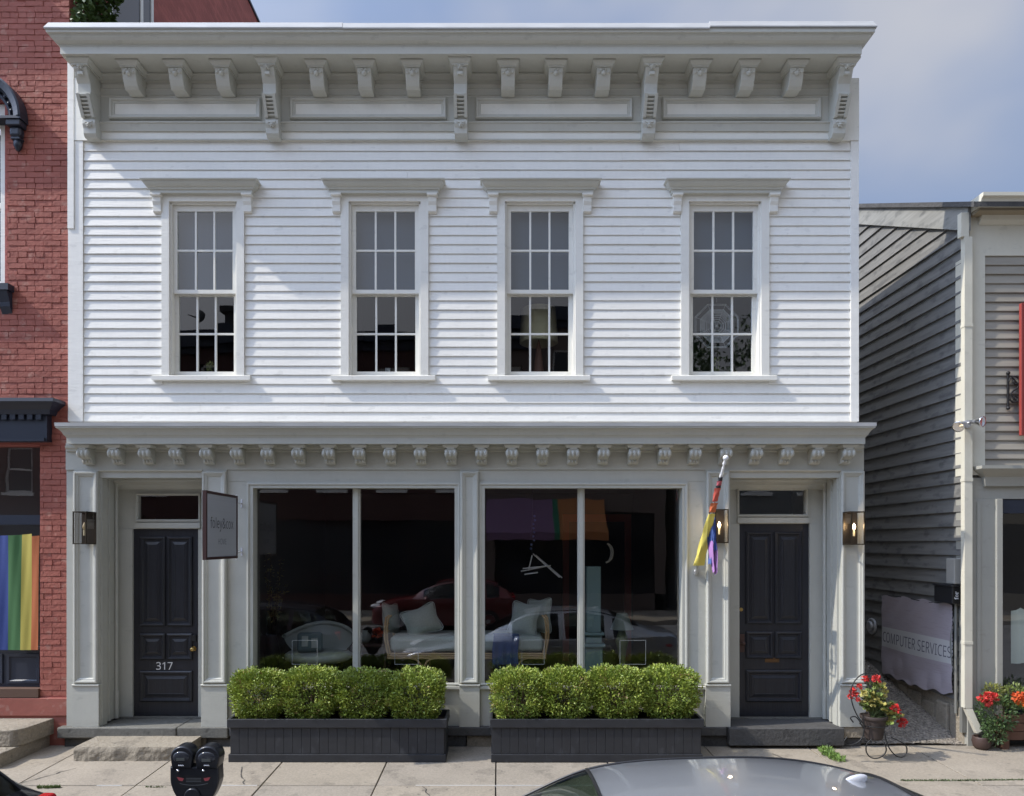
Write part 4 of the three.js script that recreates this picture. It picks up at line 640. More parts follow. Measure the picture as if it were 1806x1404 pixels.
// ------------------------------------------------------------------ grey building on the right
{
  const t = thing('grey_building', 'weathered grey board building with cream trim on the right', 'building', [0, 0, 0]);
  const wx = 5.535, R = 12.5, zf = -0.02, zb = -9, eave = 6.30, slope = 0.47;
  // side wall boards, each cut to the rake
  const bh = 0.1735, yb = 0.5; const top = z => eave + slope * -(z - zf);
  mk('side_wall', extr([[zf, 0.45], [zf, eave], [-4.5, top(-4.5)], [zb, eave], [zb, 0.45]], wx + 0.004, wx + 0.2), weathered[0], t);
  for (let k = 0; ; k++) {
    const y0 = yb + k * bh, y1 = y0 + bh + 0.004; if (y0 > top(-4.5) - 0.02) break;
    const zs = y => y <= eave ? zf : zf - (y - eave) / slope, ze = y => y <= eave ? zb : -9 + (y - eave) / slope;
    const tk = rr(0.028, 0.036), a = zs(y1) - (y1 > eave ? 0 : 0), b = zs(y0), c = ze(y0), d = ze(y1);
    // thick lower edge, thin upper edge, turned to face the alley
    const L = [], f0 = [wx - tk, y0, b], f1 = [wx - tk, y0, c], f2 = [wx - 0.004, Math.min(y1, top(-4.5)), d], f3 = [wx - 0.004, Math.min(y1, top(-4.5)), Math.min(b, a)], g0 = [wx + 0.004, y0, b], g1 = [wx + 0.004, y0, c];
    L.push(...quad(f1, f0, f3, f2), ...quad(g1, g0, f0, f1), ...quad(f0, g0, [wx + 0.004, f3[1], f3[2]], f3));
    mk('side_clapboard', tris(L), weathered[k % 3], t);
  }
  mk('foundation', [bx(wx, wx + 0.2, -0.1, 0.49, zb, zf)], stone, t);
  for (let i = 0; i < 16; i++) { const z1 = zf - 0.02 - i * 0.3; mk('foundation_stone', rb(wx - rr(0.02, 0.05), wx + 0.04, -0.05, rr(0.36, 0.47), z1 - rr(0.24, 0.29), z1, 0.03, 2), stone, t); }
  const rk = (y, o) => [[zf + 0.1, eave + y - 0.05], [-4.5, top(-4.5) + y], [-4.5, top(-4.5) + y - o], [zf + 0.1, eave + y - 0.05 - o]];
  mk('rake_board', extr(rk(0.04, 0.27), wx - 0.06, wx - 0.026), new THREE.MeshStandardMaterial({ map: weathered[1].map, color: lin(1.5, 1.52, 1.5), roughness: 0.85 }), t);
  mk('roof', extr([[0.25, eave - 0.02], [-4.5, top(-4.5) + 0.06], [-9.3, eave - 0.05], [-9.3, eave - 0.11], [-4.5, top(-4.5) + 0.001], [0.25, eave - 0.08]], wx - 0.10, R), darkstone, t);
  // gutter and eave
  const gx = wx - 0.02;
  mk('gutter', [extr([[-0.17, 6.37], [0.29, 6.37], [0.29, 6.33], [0.26, 6.31], [0.24, 6.26], [0.20, 6.235], [-0.17, 6.235]].map(([z, y]) => [z, y]), gx, gx + 0.012), extr([[0.16, 6.235], [0.20, 6.235], [0.24, 6.26], [0.26, 6.31], [0.29, 6.33], [0.29, 6.37], [0.275, 6.37], [0.27, 6.34], [0.24, 6.32], [0.22, 6.27], [0.19, 6.25], [0.16, 6.25]], gx + 0.013, R)], cream, t);
  mk('soffit', bx(gx + 0.013, R, 6.20, 6.234, zf, 0.20), mat(0.30, 0.25, 0.17, 0.8), t);
  mk('frieze_board', [bx(wx, R, Y(452), 6.199, -0.2, 0.02), extr([[0.02, 6.199], [0.09, 6.199], [0.07, 6.15], [0.03, 6.11], [0.02, 6.11]], wx + 0.1, R)], cream, t);
  mk('corner_board', [bx(wx - 0.028, X(1735), Y(838), Y(452) - 0.001, -0.2, 0.024)], cream, t);
  mk('front_wall', bx(wx + 0.21, R, Y(838), Y(452), -0.2, -0.003), khaki[0], t);
  { const n = 23, a = Y(826), h = (Y(452) - a) / n; for (let k = 0; k < n; k++) { const y0 = a + k * h, tk = rr(0.018, 0.025), b = extr([[-0.002, y0], [tk, y0], [tk + 0.0005, y0 + 0.008], [0.004, Math.min(y0 + h + 0.003, Y(452) - 0.001)], [-0.002, Math.min(y0 + h + 0.003, Y(452) - 0.001)]], X(1735) + 0.001, R); mk('front_clapboard', b, khaki[k % 3], t); } }
  mk('shop_cornice', [sweep([[0, Y(822)], [0.16, Y(822) - 0.01], [0.16, Y(829)], [0.11, Y(836)], [0.06, Y(842)], [0.04, Y(858)], [0, Y(858)]], [[X(1738), -0.1], [X(1738), 0.02], [R, 0.02]]), bx(wx + 0.005, R, Y(880), Y(843), -0.2, 0.015)], greyTrim, t);
  const cx0 = wx - 0.02, cx1 = X(1762);
  mk('shop_pillar', [bx(cx0, cx1, 0.0, Y(880) - 0.001, -0.2, 0.02), rb(cx1 - 0.06, cx1 + 0.012, 0.0, Y(880) - 0.002, -0.15, 0.05, 0.006, 1), bx(cx0 + 0.1, cx0 + 0.14, 0.2, Y(885), 0.02, 0.035)], greyTrim, t);
  const sw = mk('shop_window', [bx(cx1 + 0.012, R, 0.25, 0.55, -0.2, 0.0), bx(cx1 + 0.012, R, Y(905), Y(881), -0.2, 0.0)], navy, t);
  const g = new THREE.PlaneGeometry(R - cx1, Y(905) - 0.55); g.translate((R + cx1) / 2, (Y(905) + 0.55) / 2, -0.12); mk('pane', g, glass, sw);
  mk('room', [bx(cx1 - 0.2, R, 0, 3, -1.9, -1.85), bx(cx1 - 0.3, cx1 - 0.28, 0, 3, -1.84, -0.21), bx(cx1 - 0.2, R, 0, 0.05, -1.84, -0.21)], interior, sw);
  // downspout on the corner
  const dx = wx - 0.055, dz = 0.05;
  mk('downspout', [bx(dx - 0.045, dx + 0.045, 0.46, 5.95, dz - 0.035, dz + 0.035), extr([[0.015, 5.951], [0.085, 5.951], [0.085, 6.23], [0.015, 6.23]], dx - 0.085, dx + 0.005), ...[[0.52, 0]].map(() => { const q = bx(-0.036, 0.036, 0, 0.30, -0.028, 0.028); q.rotateZ(0.36); q.rotateX(-0.14); q.translate(dx + 0.108, 0.185, dz + 0.042); return q; }), ...[1.2, 3.1, 4.9].map(y => bx(dx - 0.05, dx + 0.05, y, y + 0.035, dz - 0.04, dz + 0.04))], cream, t);
  const b2 = new THREE.MeshStandardMaterial({ color: lin(0.22, 0.22, 0.2), roughness: 0.5, metalness: 0.3 });
  { const vz = -2.12, vy = 1.16, r = new THREE.TorusGeometry(0.10, 0.022, 8, 20), r2 = new THREE.TorusGeometry(0.06, 0.02, 8, 18); for (const [q, o] of [[r, 0.04], [r2, 0.07]]) { q.rotateY(Math.PI / 2); q.translate(wx - o, vy, vz); } mk('wall_vent', [r, r2, rod([wx - 0.09, vy, vz], [wx, vy, vz], 0.065, 0.09, 18)], galv, t); }
  mk('meter_box', [rb(wx - 0.13, wx - 0.03, Y(1030, -0.12), Y(985, -0.12), -0.22, -0.06, 0.01, 2)], mat(0.30, 0.29, 0.26, 0.6), t);
  mk('conduit', [rod([wx - 0.06, 0.35, -0.14], [wx - 0.06, Y(1030), -0.14], 0.018), bx(wx - 0.075, wx - 0.03, 0.15, 1.45, -0.05, 0.0), tube([[wx - 0.05, 1.5, -0.18], [wx - 0.07, 1.2, -0.22], [wx - 0.06, 0.9, -0.2], [wx - 0.05, 0.8, -0.2]], 0.014)], b2, t);
}
// twin flood light on the corner
{
  const t = thing('flood_light', 'silver twin flood light on the grey building corner', 'light', [5.43, Y(748, 0.1), 0.09]);
  mk('bracket', [rod([0.02, 0, -0.05], [0.02, 0, 0.02], 0.05, 0.045, 14), rod([0.02, 0.01, 0.0], [-0.09, 0.015, 0.05], 0.014), rod([0.02, 0.01, 0.0], [0.07, 0.02, 0.07], 0.014)], galv, t);
  const head = (a, b) => { const A = new THREE.Vector3(...a), B = new THREE.Vector3(...b), q = new THREE.Quaternion().setFromUnitVectors(new THREE.Vector3(0, 1, 0), B.clone().sub(A).normalize()), l = A.distanceTo(B); const s = lathe([[0, 0], [0.022, 0.0], [0.028, l * 0.4], [0.03, l * 0.5], [0.062, l * 0.9], [0.064, l], [0.05, l * 0.98], [0, l * 0.94]], 0, 0, 0, 18); s.applyQuaternion(q); s.translate(...a); return s; };
  mk('lamp_head', head([-0.06, 0.01, 0.04], [-0.15, -0.05, 0.12]), chrome, t); mk('lamp_head', head([0.03, 0.02, 0.05], [0.10, 0.0, 0.17]), chrome, t);
}
// banner and the small black box above it
{
  const z0 = -1.79, z1 = -0.19, yt = 1.63, yb = 0.56, W = z1 - z0, H = yt - yb, t = thing('banner', 'faded purple cloth banner reading COMPUTER SERVICES on the dark side wall', 'banner', [5.50, yb, z0]);
  const cv = document.createElement('canvas'); cv.width = 1024; cv.height = 704; const c = cv.getContext('2d');
  c.fillStyle = '#a59ca1'; c.fillRect(0, 0, 1024, 704); for (let i = 0; i < 700; i++) { c.fillStyle = `rgba(${rnd() > 0.5 ? '150,138,146' : '110,98,106'},0.12)`; c.fillRect(rnd() * 1024, rnd() * 704, 20 + rnd() * 90, 2 + rnd() * 4); }
  c.fillStyle = '#bcbbb9'; c.fillRect(0, 285, 1024, 180); c.fillStyle = '#67656e'; c.textAlign = 'center'; c.font = '124px sans-serif'; c.fillText('COMPUTER SERVICES', 512, 420, 1000);
  const tx = new THREE.CanvasTexture(cv); tx.colorSpace = THREE.SRGBColorSpace;
  const n = 60, m = 40, P = [], U = [], I = [];
  for (let j = 0; j <= m; j++) for (let i = 0; i <= n; i++) { const u = i / n, v = j / m, sag = 0.05 * Math.sin(Math.PI * u) * (v > 0.5 ? (v - 0.5) : -(0.5 - v) * 1.4), fold = 0.034 * Math.sin(u * 13 + v * 7) * Math.max(0, 0.42 - v) + 0.026 * Math.sin(u * 24 - v * 14) * Math.max(0, Math.abs(v - 0.47) - 0.12) + 0.01 * fbm(u, v, 5, 5, 3, 3); P.push(-0.03 - Math.abs(fold) - 0.03 * Math.sin(Math.PI * u) * (1 - v), v * H + sag - (v < 0.02 ? 0.02 * Math.sin(u * 30) : 0) + 0.015 * Math.sin(u * 22) * (v > 0.97 ? 1 : 0), u * W); U.push(u, v); }
  for (let j = 0; j < m; j++) for (let i = 0; i < n; i++) { const a = j * (n + 1) + i; I.push(a, a + 1, a + n + 1, a + 1, a + n + 2, a + n + 1); }
  const g = new THREE.BufferGeometry(); g.setAttribute('position', new THREE.Float32BufferAttribute(P, 3)); g.setAttribute('uv', new THREE.Float32BufferAttribute(U, 2)); g.setIndex(I); g.computeVertexNormals();
  raw('cloth', g, new THREE.MeshStandardMaterial({ map: tx, roughness: 0.85, side: THREE.DoubleSide }), t);
  mk('hanging_cord', [tube([[-0.02, H + 0.01, 0], [-0.03, H + 0.02, 0.5], [-0.03, H + 0.0, 1.1], [-0.02, H + 0.03, W]], 0.006), ...Array.from({ length: 11 }, (_, i) => tube([[-0.03, 0.06 + i * 0.095, W - 0.01], [-0.05, 0.09 + i * 0.095, W + 0.035], [-0.03, 0.12 + i * 0.095, W - 0.005]], 0.006))], iron, t);
  const k = thing('letter_box', 'small black box with white lettering on the grey building corner', 'box', [5.49, 1.66, -0.42]);
  mk('body', [rb(-0.11, 0.0, 0, 0.2, 0, 0.36, 0.01, 2), rb(-0.125, 0.0, 0.2, 0.225, -0.01, 0.37, 0.006, 1)], mat(0.012, 0.012, 0.014, 0.4), k);
  const c2 = document.createElement('canvas'); c2.width = 128; c2.height = 256; const d = c2.getContext('2d'); d.fillStyle = '#0f0f11'; d.fillRect(0, 0, 128, 256); d.save(); d.translate(92, 128); d.rotate(-Math.PI / 2); d.fillStyle = '#d8d8d8'; d.textAlign = 'center'; d.font = 'bold 96px serif'; d.fillText('for', 0, 0, 240); d.restore();
  const t2 = new THREE.CanvasTexture(c2); t2.colorSpace = THREE.SRGBColorSpace; const p = new THREE.PlaneGeometry(0.085, 0.17); p.translate(-0.055, 0.1, 0.361); raw('lettering', p, new THREE.MeshStandardMaterial({ map: t2, roughness: 0.5 }), k);
}
// red hanging board and its scrolled bracket
{
  const t = thing('red_board', 'tall dark red sign board at the right edge of the picture', 'sign', [X(1800, 0.1), Y(768, 0.1), 0.09]);
  mk('board', rb(0, 0.55, 0, Y(535, 0.1) - Y(768, 0.1), -0.02, 0.02, 0.006, 1), mat(0.30, 0.045, 0.035, 0.5), t);
  mk('rim', rectMould(0, 0.55, 0, Y(535, 0.1) - Y(768, 0.1), [[0, 0.021], [0, 0.03], [0.02, 0.03], [0.025, 0.021]], false), mat(0.22, 0.035, 0.03, 0.5), t);
  for (const y of [0.2, 1.2]) mk('stand_off', rod([0.06, y, -0.09], [0.06, y, -0.02], 0.012), iron, t);
  const b = thing('iron_bracket', 'black scrolled iron bracket beside the red board', 'bracket', [X(1779, 0.05), Y(718, 0.05), 0.03]);
  mk('back_bar', [rb(-0.012, 0.012, 0, 0.39, 0, 0.02, 0.004, 1), ball(0, 0.40, 0.012, 0.022), ball(0, -0.01, 0.012, 0.022)], iron, b);
  const spiral = (cx, cy, r, a0, dir) => { const q = []; for (let i = 0; i <= 22; i++) { const k = i / 22, a = a0 + dir * k * 7, rr2 = r * (1 - 0.8 * k); q.push([cx + Math.cos(a) * rr2, cy + Math.sin(a) * rr2, 0.02]); } return q; };
  mk('scroll', [tube(spiral(0.075, 0.30, 0.07, Math.PI, -1), 0.009, 60), tube(spiral(0.07, 0.10, 0.055, Math.PI, 1), 0.009, 60), tube([[0.03, 0.36, 0.02], [0.11, 0.24, 0.02], [0.03, 0.16, 0.02], [0.10, 0.06, 0.02]], 0.009, 24)], iron, b);
}
// ------------------------------------------------------------------ geranium in its iron stand
function flowerHead(cx, cy, cz, r, col, n = 26) { const L = []; for (let i = 0; i < n; i++) { const d = [rr(-1, 1), rr(-0.7, 1), rr(-1, 1)], l = Math.hypot(...d); L.push([[cx + d[0] / l * r * 0.6, cy + d[1] / l * r * 0.6, cz + d[2] / l * r * 0.6], [d[0] + rr(-0.8, 0.8), d[1] + rr(-0.8, 0.8), d[2] + rr(-0.8, 0.8)], r * rr(0.7, 1.0), mul(col, rr(0.75, 1.2)), 0.95]); } return boxUV(prep(leafGeo(L))); }
function roundLeaf(list, cx, cy, cz, r, col) { for (let i = 0; i < 5; i++) { const a = i / 5 * 6.28; list.push([[cx, cy, cz], [Math.cos(a), rr(0.1, 0.5), Math.sin(a)], r, col, 1.0]); } }
const petalMat = new THREE.MeshPhysicalMaterial({ vertexColors: true, roughness: 0.6, transmission: 0.2, thickness: 0, side: THREE.DoubleSide });
{
  const z0 = 0.50, W = (u, v, dz = 0) => [X(u, z0 + dz), Y(v, z0 + dz), z0 + dz];
  const base = W(1540, 1336), rel = p => [p[0] - base[0], p[1] - base[1], p[2] - z0], V = (u, v, dz = 0) => rel(W(u, v, dz));
  const st = thing('iron_plant_stand', 'black scrolled wrought iron plant stand beside the right doorstep', 'plant stand', [base[0], base[1], z0]);
  for (const dz of [-0.09, 0.09]) mk('hoop', tube([V(1527, 1282, dz), V(1512, 1262, dz), V(1503, 1240, dz), V(1501, 1218, dz), V(1507, 1202, dz), V(1518, 1191, dz), V(1532, 1187, dz), V(1546, 1190, dz)], 0.0065, 40), iron, st);
  mk('finial', [rod(V(1533, 1188), V(1533, 1178), 0.005), ball(...V(1533, 1176), 0.014)], iron, st);
  const sc = (pts, dz) => tube(pts.map(([u, v]) => V(u, v, dz)), 0.007, 48);
  for (const dz of [-0.10, 0.10]) {
    mk('leg', [sc([[1522, 1262], [1524, 1285], [1520, 1302], [1508, 1312], [1496, 1314], [1489, 1308], [1494, 1300]], dz), sc([[1505, 1274], [1500, 1266], [1508, 1264], [1516, 1272], [1522, 1284]], dz)], iron, st);
    mk('leg', sc([[1537, 1304], [1529, 1312], [1528, 1326], [1536, 1336], [1549, 1337], [1560, 1330], [1563, 1322], [1560, 1310]], dz), iron, st);
    mk('leg', sc([[1560, 1290], [1563, 1306], [1570, 1322], [1582, 1334], [1592, 1335], [1599, 1327], [1598, 1316], [1588, 1308], [1572, 1301]], dz), iron, st);
  }
  mk('cross_bar', [rod(V(1524, 1290, -0.1), V(1524, 1290, 0.1), 0.006), rod(V(1560, 1296, -0.1), V(1560, 1296, 0.1), 0.006), tube(Array.from({ length: 16 }, (_, i) => { const a = i / 16 * 6.283, c = V(1541, 1278); return [c[0] + Math.cos(a) * 0.14, c[1], c[2] + Math.sin(a) * 0.13]; }), 0.006, 40, 6, true)], iron, st);
  const pot = thing('flower_pot', 'dark brown pot held in the iron plant stand', 'pot', W(1541, 1303));
  mk('body', lathe([[0.0, 0.0], [0.085, 0.0], [0.092, 0.02], [0.125, 0.22], [0.14, 0.225], [0.142, 0.26], [0.128, 0.262], [0.118, 0.22], [0, 0.215]], 0, 0, 0, 24), mat(0.045, 0.032, 0.027, 0.7), pot);
  mk('soil', lathe([[0, 0.225], [0.118, 0.222]], 0, 0, 0, 16), soil, pot);
  const pl = thing('geranium', 'red geranium with yellowing leaves in the iron stand pot', 'flowering plant', W(1541, 1268)), o = W(1541, 1268), Q = (u, v, dz = 0) => { const p = W(u, v, dz); return [p[0] - o[0], p[1] - o[1], p[2] - o[2]]; };
  const lv = [], stems = [], col = () => { const k = rnd(), j = rr(0.8, 1.2); return k < 0.45 ? [0.42 * j, 0.37 * j, 0.10 * j] : [0.2 * j, 0.26 * j, 0.06 * j]; };
  const blobs = [[1545, 1210], [1552, 1208], [1530, 1222], [1538, 1232], [1545, 1225], [1560, 1236], [1570, 1240], [1522, 1242], [1534, 1248], [1550, 1250], [1562, 1256], [1574, 1262], [1582, 1264], [1546, 1276], [1568, 1272], [1575, 1256], [1541, 1240], [1556, 1226], [1564, 1246], [1528, 1236]];
  for (const [u, v] of blobs) for (let i = 0; i < 6; i++) { const c = Q(u + rr(-7, 7), v + rr(-7, 7), rr(-0.12, 0.12)); roundLeaf(lv, ...c, rr(0.034, 0.052), col()); stems.push(tube([[rr(-0.03, 0.03), 0, rr(-0.03, 0.03)], [c[0] * 0.6, c[1] * 0.7 + 0.02, c[2] * 0.6], c], 0.003, 6, 4)); }
  raw('foliage', boxUV(prep(leafGeo(lv))), leafMat, pl);
  const heads = [[1526, 1197, 0.034], [1546, 1197, 0.042], [1507, 1221, 0.044], [1500, 1229, 0.028], [1516, 1211, 0.028], [1578, 1250, 0.046], [1591, 1275, 0.048], [1585, 1261, 0.024], [1543, 1240, 0.022], [1514, 1234, 0.024]];
  for (const [u, v, r] of heads) { const c = Q(u, v, rr(-0.05, 0.1)); raw('flower', flowerHead(...c, r, [0.62, 0.035, 0.03], 40), petalMat, pl); stems.push(tube([[0, 0, 0], [c[0] * 0.5, c[1] * 0.7, c[2] * 0.5], c], 0.004, 8, 4)); }
  mk('stem', stems, mat(0.10, 0.13, 0.04, 0.7), pl);
}
// wooden planter with flowers at the right edge, clay pot under the downspout
{
  const z = 0.16, t = thing('wooden_planter', 'brown wooden planter at the foot of the grey shop front', 'planter', [X(1768, z), -0.005, 0.0]);
  const wood = new THREE.MeshStandardMaterial({ map: texture(256, (u, v) => mul([0.115, 0.055, 0.034], 0.7 + 0.6 * fbm(u, v, 30, 3, 4, 9)), 0.6), roughness: 0.75 });
  mk('post', rb(0, 0.09, 0, 0.38, 0.06, 0.15, 0.006, 1), wood, t); mk('post', rb(0, 0.09, 0, 0.38, -0.0, 0.055, 0.006, 1), wood, t);
  for (let i = 0; i < 3; i++) mk('board', rb(0.092, 0.95, 0.1 + i * 0.1, 0.195 + i * 0.1, 0.09, 0.12, 0.005, 1), wood, t); mk('soil', bx(0.05, 0.95, 0.1, 0.36, 0.01, 0.085), soil, t);
  const f = thing('bedding_plant', 'bushy green plant with red and orange flowers in the wooden planter', 'flowering plant', [X(1768, z), 0.3, 0.1]), lv = [];
  const blob = (cx, cy, cz, rx, ry, rz, n, c) => { for (let k = 0; k < n; k++) { const d = [rr(-1, 1), rr(-1, 1), rr(-1, 1)], l = Math.hypot(...d) || 1, s = rr(0.6, 1) / l, j = rr(0.6, 1.3); lv.push([[cx + d[0] * s * rx, cy + d[1] * s * ry, cz + d[2] * s * rz], [d[0] + rr(-0.7, 0.7), d[1] + 0.3 + rr(-0.7, 0.7), d[2] + rr(-0.7, 0.7)], rr(0.03, 0.055), mul(c, j), 0.45]); } };
  blob(-0.05, 0.12, 0.03, 0.22, 0.26, 0.14, 900, [0.10, 0.17, 0.05]); blob(0.18, 0.30, 0.0, 0.18, 0.14, 0.12, 420, [0.18, 0.23, 0.05]); blob(0.5, 0.25, 0.0, 0.3, 0.2, 0.12, 600, [0.10, 0.17, 0.05]); blob(-0.10, -0.08, 0.08, 0.13, 0.16, 0.08, 400, [0.09, 0.15, 0.05]); blob(-0.06, 0.36, 0, 0.1, 0.08, 0.08, 160, [0.26, 0.27, 0.06]);
  raw('foliage', boxUV(prep(leafGeo(lv))), leafMat, f);
  mk('stem', [[-0.1, 0.2], [0.05, 0.3], [0.2, 0.35], [0.4, 0.3]].map(([a, b]) => tube([[a * 0.4 + 0.06, 0, 0], [a * 0.8, b * 0.6, 0.02], [a, b, 0.03]], 0.006, 8, 5)), twigMat, f);
  for (const [u, v, r, c] of [[1733, 1232, 0.045, [0.62, 0.05, 0.04]], [1742, 1238, 0.045, [0.65, 0.06, 0.045]], [1752, 1230, 0.05, [0.62, 0.05, 0.04]], [1743, 1226, 0.035, [0.6, 0.05, 0.04]], [1794, 1230, 0.05, [0.7, 0.13, 0.03]], [1803, 1240, 0.045, [0.75, 0.2, 0.03]], [1799, 1226, 0.04, [0.7, 0.12, 0.03]]]) raw('flower', flowerHead(X(u, 0.25) - f.position.x, Y(v, 0.25) - 0.3, 0.15, r, c, 40), petalMat, f);
  const p = thing('clay_pot', 'small dark clay pot under the end of the downspout', 'pot', [X(1731, 0.12), -0.005, 0.12]);
  mk('body', lathe([[0, 0], [0.06, 0], [0.085, 0.03], [0.10, 0.09], [0.088, 0.13], [0.092, 0.145], [0.075, 0.145], [0.07, 0.1], [0, 0.09]], 0, 0, 0, 20), mat(0.06, 0.035, 0.028, 0.6), p);
}
// weeds and grass in the pavement joints
function grass(label, pts, n, h, col, spread) {
  const lv = []; for (let k = 0; k < n; k++) { const i = Math.floor(rnd() * (pts.length - 1)), s = rnd(), x = pts[i][0] + (pts[i + 1][0] - pts[i][0]) * s + rr(-spread, spread), z = pts[i][1] + (pts[i + 1][1] - pts[i][1]) * s + rr(-spread, spread) * 0.6; lv.push([[x, slabY(z) - 0.004, z], [rr(-0.8, 0.8), rr(0.5, 1.2), rr(-0.8, 0.8)], h * rr(0.5, 1.2), mul(col, rr(0.9, 1.9)), rr(0.25, 0.5)]); }
  const o = raw('grass', boxUV(prep(leafGeo(lv))), leafMat); o.name = numbered('weeds') ; o.userData = { kind: 'stuff', label, category: 'weeds' };
}
const GX = (u, v) => { const k = 357.5 / (v - 958); return [(u - 878) / 150 * k, CAM_D - CAM_D * k]; };
grass('clump of green weeds on the pavement before the right doorstep', [GX(1424, 1308), GX(1445, 1314), GX(1462, 1330), GX(1484, 1342)], 420, 0.07, [0.12, 0.19, 0.04], 0.07);
grass('thin line of green weeds where the gravel meets the pavement', [GX(1664, 1304), GX(1690, 1298), GX(1718, 1306)], 260, 0.06, [0.10, 0.16, 0.04], 0.06);
grass('weeds under the iron plant stand', [GX(1536, 1306), GX(1560, 1304), GX(1590, 1306)], 120, 0.06, [0.08, 0.13, 0.035], 0.05);
grass('mossy grass in the pavement joint at the right', [GX(1588, 1372), GX(1700, 1372), GX(1806, 1371)], 700, 0.022, [0.06, 0.085, 0.03], 0.012);
grass('tuft of grass in the pavement joint at the left', [GX(68, 1384), GX(106, 1383)], 140, 0.04, [0.08, 0.12, 0.03], 0.015);
grass('sparse grass in the pavement joint near the parking meter', [GX(258, 1383), GX(292, 1383)], 60, 0.025, [0.07, 0.09, 0.03], 0.01);

// ------------------------------------------------------------------ twin parking meter
{
  const z = 3.45, x = (348 - 878) / 1275 * (CAM_D - z), gy = slabY(z), S = (CAM_D - z) / 1275, V = (u, v) => [(u - 348) * S, CAM_H - (v - 958) * S - gy];
  const t = thing('parking_meter', 'black twin head parking meter at the kerb before the left doorstep', 'parking meter', [x, gy, z]);
  const blk = mat(0.018, 0.019, 0.023, 0.28, { metalness: 0.3 });
  mk('post', rod([0, 0, 0], [0, V(348, 1404)[1], 0], 0.03, 0.03, 14), blk, t);
  // yoke: broad at the top, narrowing to the post
  { const s = new THREE.Shape(), P = (u, v) => V(u, v); s.moveTo(...P(308, 1352)); s.lineTo(...P(387, 1352)); s.lineTo(...P(388, 1372)); s.quadraticCurveTo(...P(385, 1392), ...P(370, 1410)); s.lineTo(...P(362, 1424)); s.lineTo(...P(334, 1424)); s.lineTo(...P(326, 1410)); s.quadraticCurveTo(...P(310, 1392), ...P(308, 1372)); s.closePath();
    const g = new THREE.ExtrudeGeometry(s, { depth: 0.07, bevelEnabled: true, bevelSize: 0.012, bevelThickness: 0.015, bevelSegments: 3 }); g.translate(0, 0, -0.035); mk('yoke', [g, (() => { const q = lathe([[0, 0.0], [0.055, 0.0], [0.055, 0.02], [0.045, 0.028], [0, 0.03]], 0, 0, 0, 20); q.rotateX(Math.PI / 2); q.translate(...V(345, 1399), 0.04); return q; })()], blk, t); 
    const cv = document.createElement('canvas'); cv.width = 256; cv.height = 128; const c = cv.getContext('2d'); c.fillStyle = '#16171a'; c.fillRect(0, 0, 256, 128); c.fillStyle = '#8e4146'; c.beginPath(); c.moveTo(10, 20); c.lineTo(60, 34); c.lineTo(50, 62); c.lineTo(26, 56); c.fill(); c.beginPath(); c.moveTo(246, 20); c.lineTo(196, 34); c.lineTo(206, 62); c.lineTo(230, 56); c.fill(); c.strokeStyle = '#6c7072'; c.lineWidth = 3; for (const y of [34, 50, 66]) { c.beginPath(); c.moveTo(76, y); c.lineTo(180, y); c.stroke(); } c.beginPath(); c.moveTo(30, 84); c.quadraticCurveTo(128, 120, 226, 84); c.stroke();
    const tx = new THREE.CanvasTexture(cv); tx.colorSpace = THREE.SRGBColorSpace; const p = new THREE.PlaneGeometry(0.255, 0.09); p.translate(V(347, 1374)[0], V(347, 1374)[1], 0.0505 + 0.0005); raw('instruction_plate', p, new THREE.MeshStandardMaterial({ map: tx, roughness: 0.4 }), t); }
  for (const [a, b] of [[306, 346], [349, 392]]) {
    const c = V((a + b) / 2, 1312), hw = (b - a) / 2 * S, y1 = c[1], y0 = V(0, 1352)[1], s = new THREE.Shape();
    s.moveTo(c[0] - hw * 0.86, y0); s.lineTo(c[0] + hw * 0.86, y0); s.lineTo(c[0] + hw, y1 - hw); s.absarc(c[0], y1 - hw, hw, 0, Math.PI, false); s.closePath();
    const g = new THREE.ExtrudeGeometry(s, { depth: 0.075, bevelEnabled: true, bevelSize: 0.012, bevelThickness: 0.025, bevelSegments: 4, bevelOffset: -0.012, curveSegments: 20 }); g.translate(0, 0, -0.04);
    const h = mk('meter_head', toCreasedNormals(g, 0.7), blk, t);
    mk('dome_window', (() => { const d = new THREE.SphereGeometry(1, 18, 10, 0, Math.PI * 2, 0, Math.PI / 2); d.rotateX(Math.PI / 2); d.scale(hw * 0.72, hw * 0.5, 0.012); d.translate(c[0], y1 - hw * 0.95, 0.06); return d; })(), new THREE.MeshStandardMaterial({ color: lin(0.03, 0.032, 0.038), roughness: 0.1 }), h);
    mk('display', bx(c[0] - hw * 0.35, c[0] + hw * 0.35, y1 - hw * 1.22, y1 - hw * 0.98, 0.06, 0.0735), mat(0.07, 0.075, 0.07, 0.3), h);
    mk('bolt', [ball(c[0] - hw * 0.3, y0 - 0.012, 0.052, 0.01), rb(c[0] - 0.02, c[0] + 0.02, y0 + 0.02, y0 + 0.03, 0.05, 0.065, 0.003, 1)], chrome, h);
  }
}

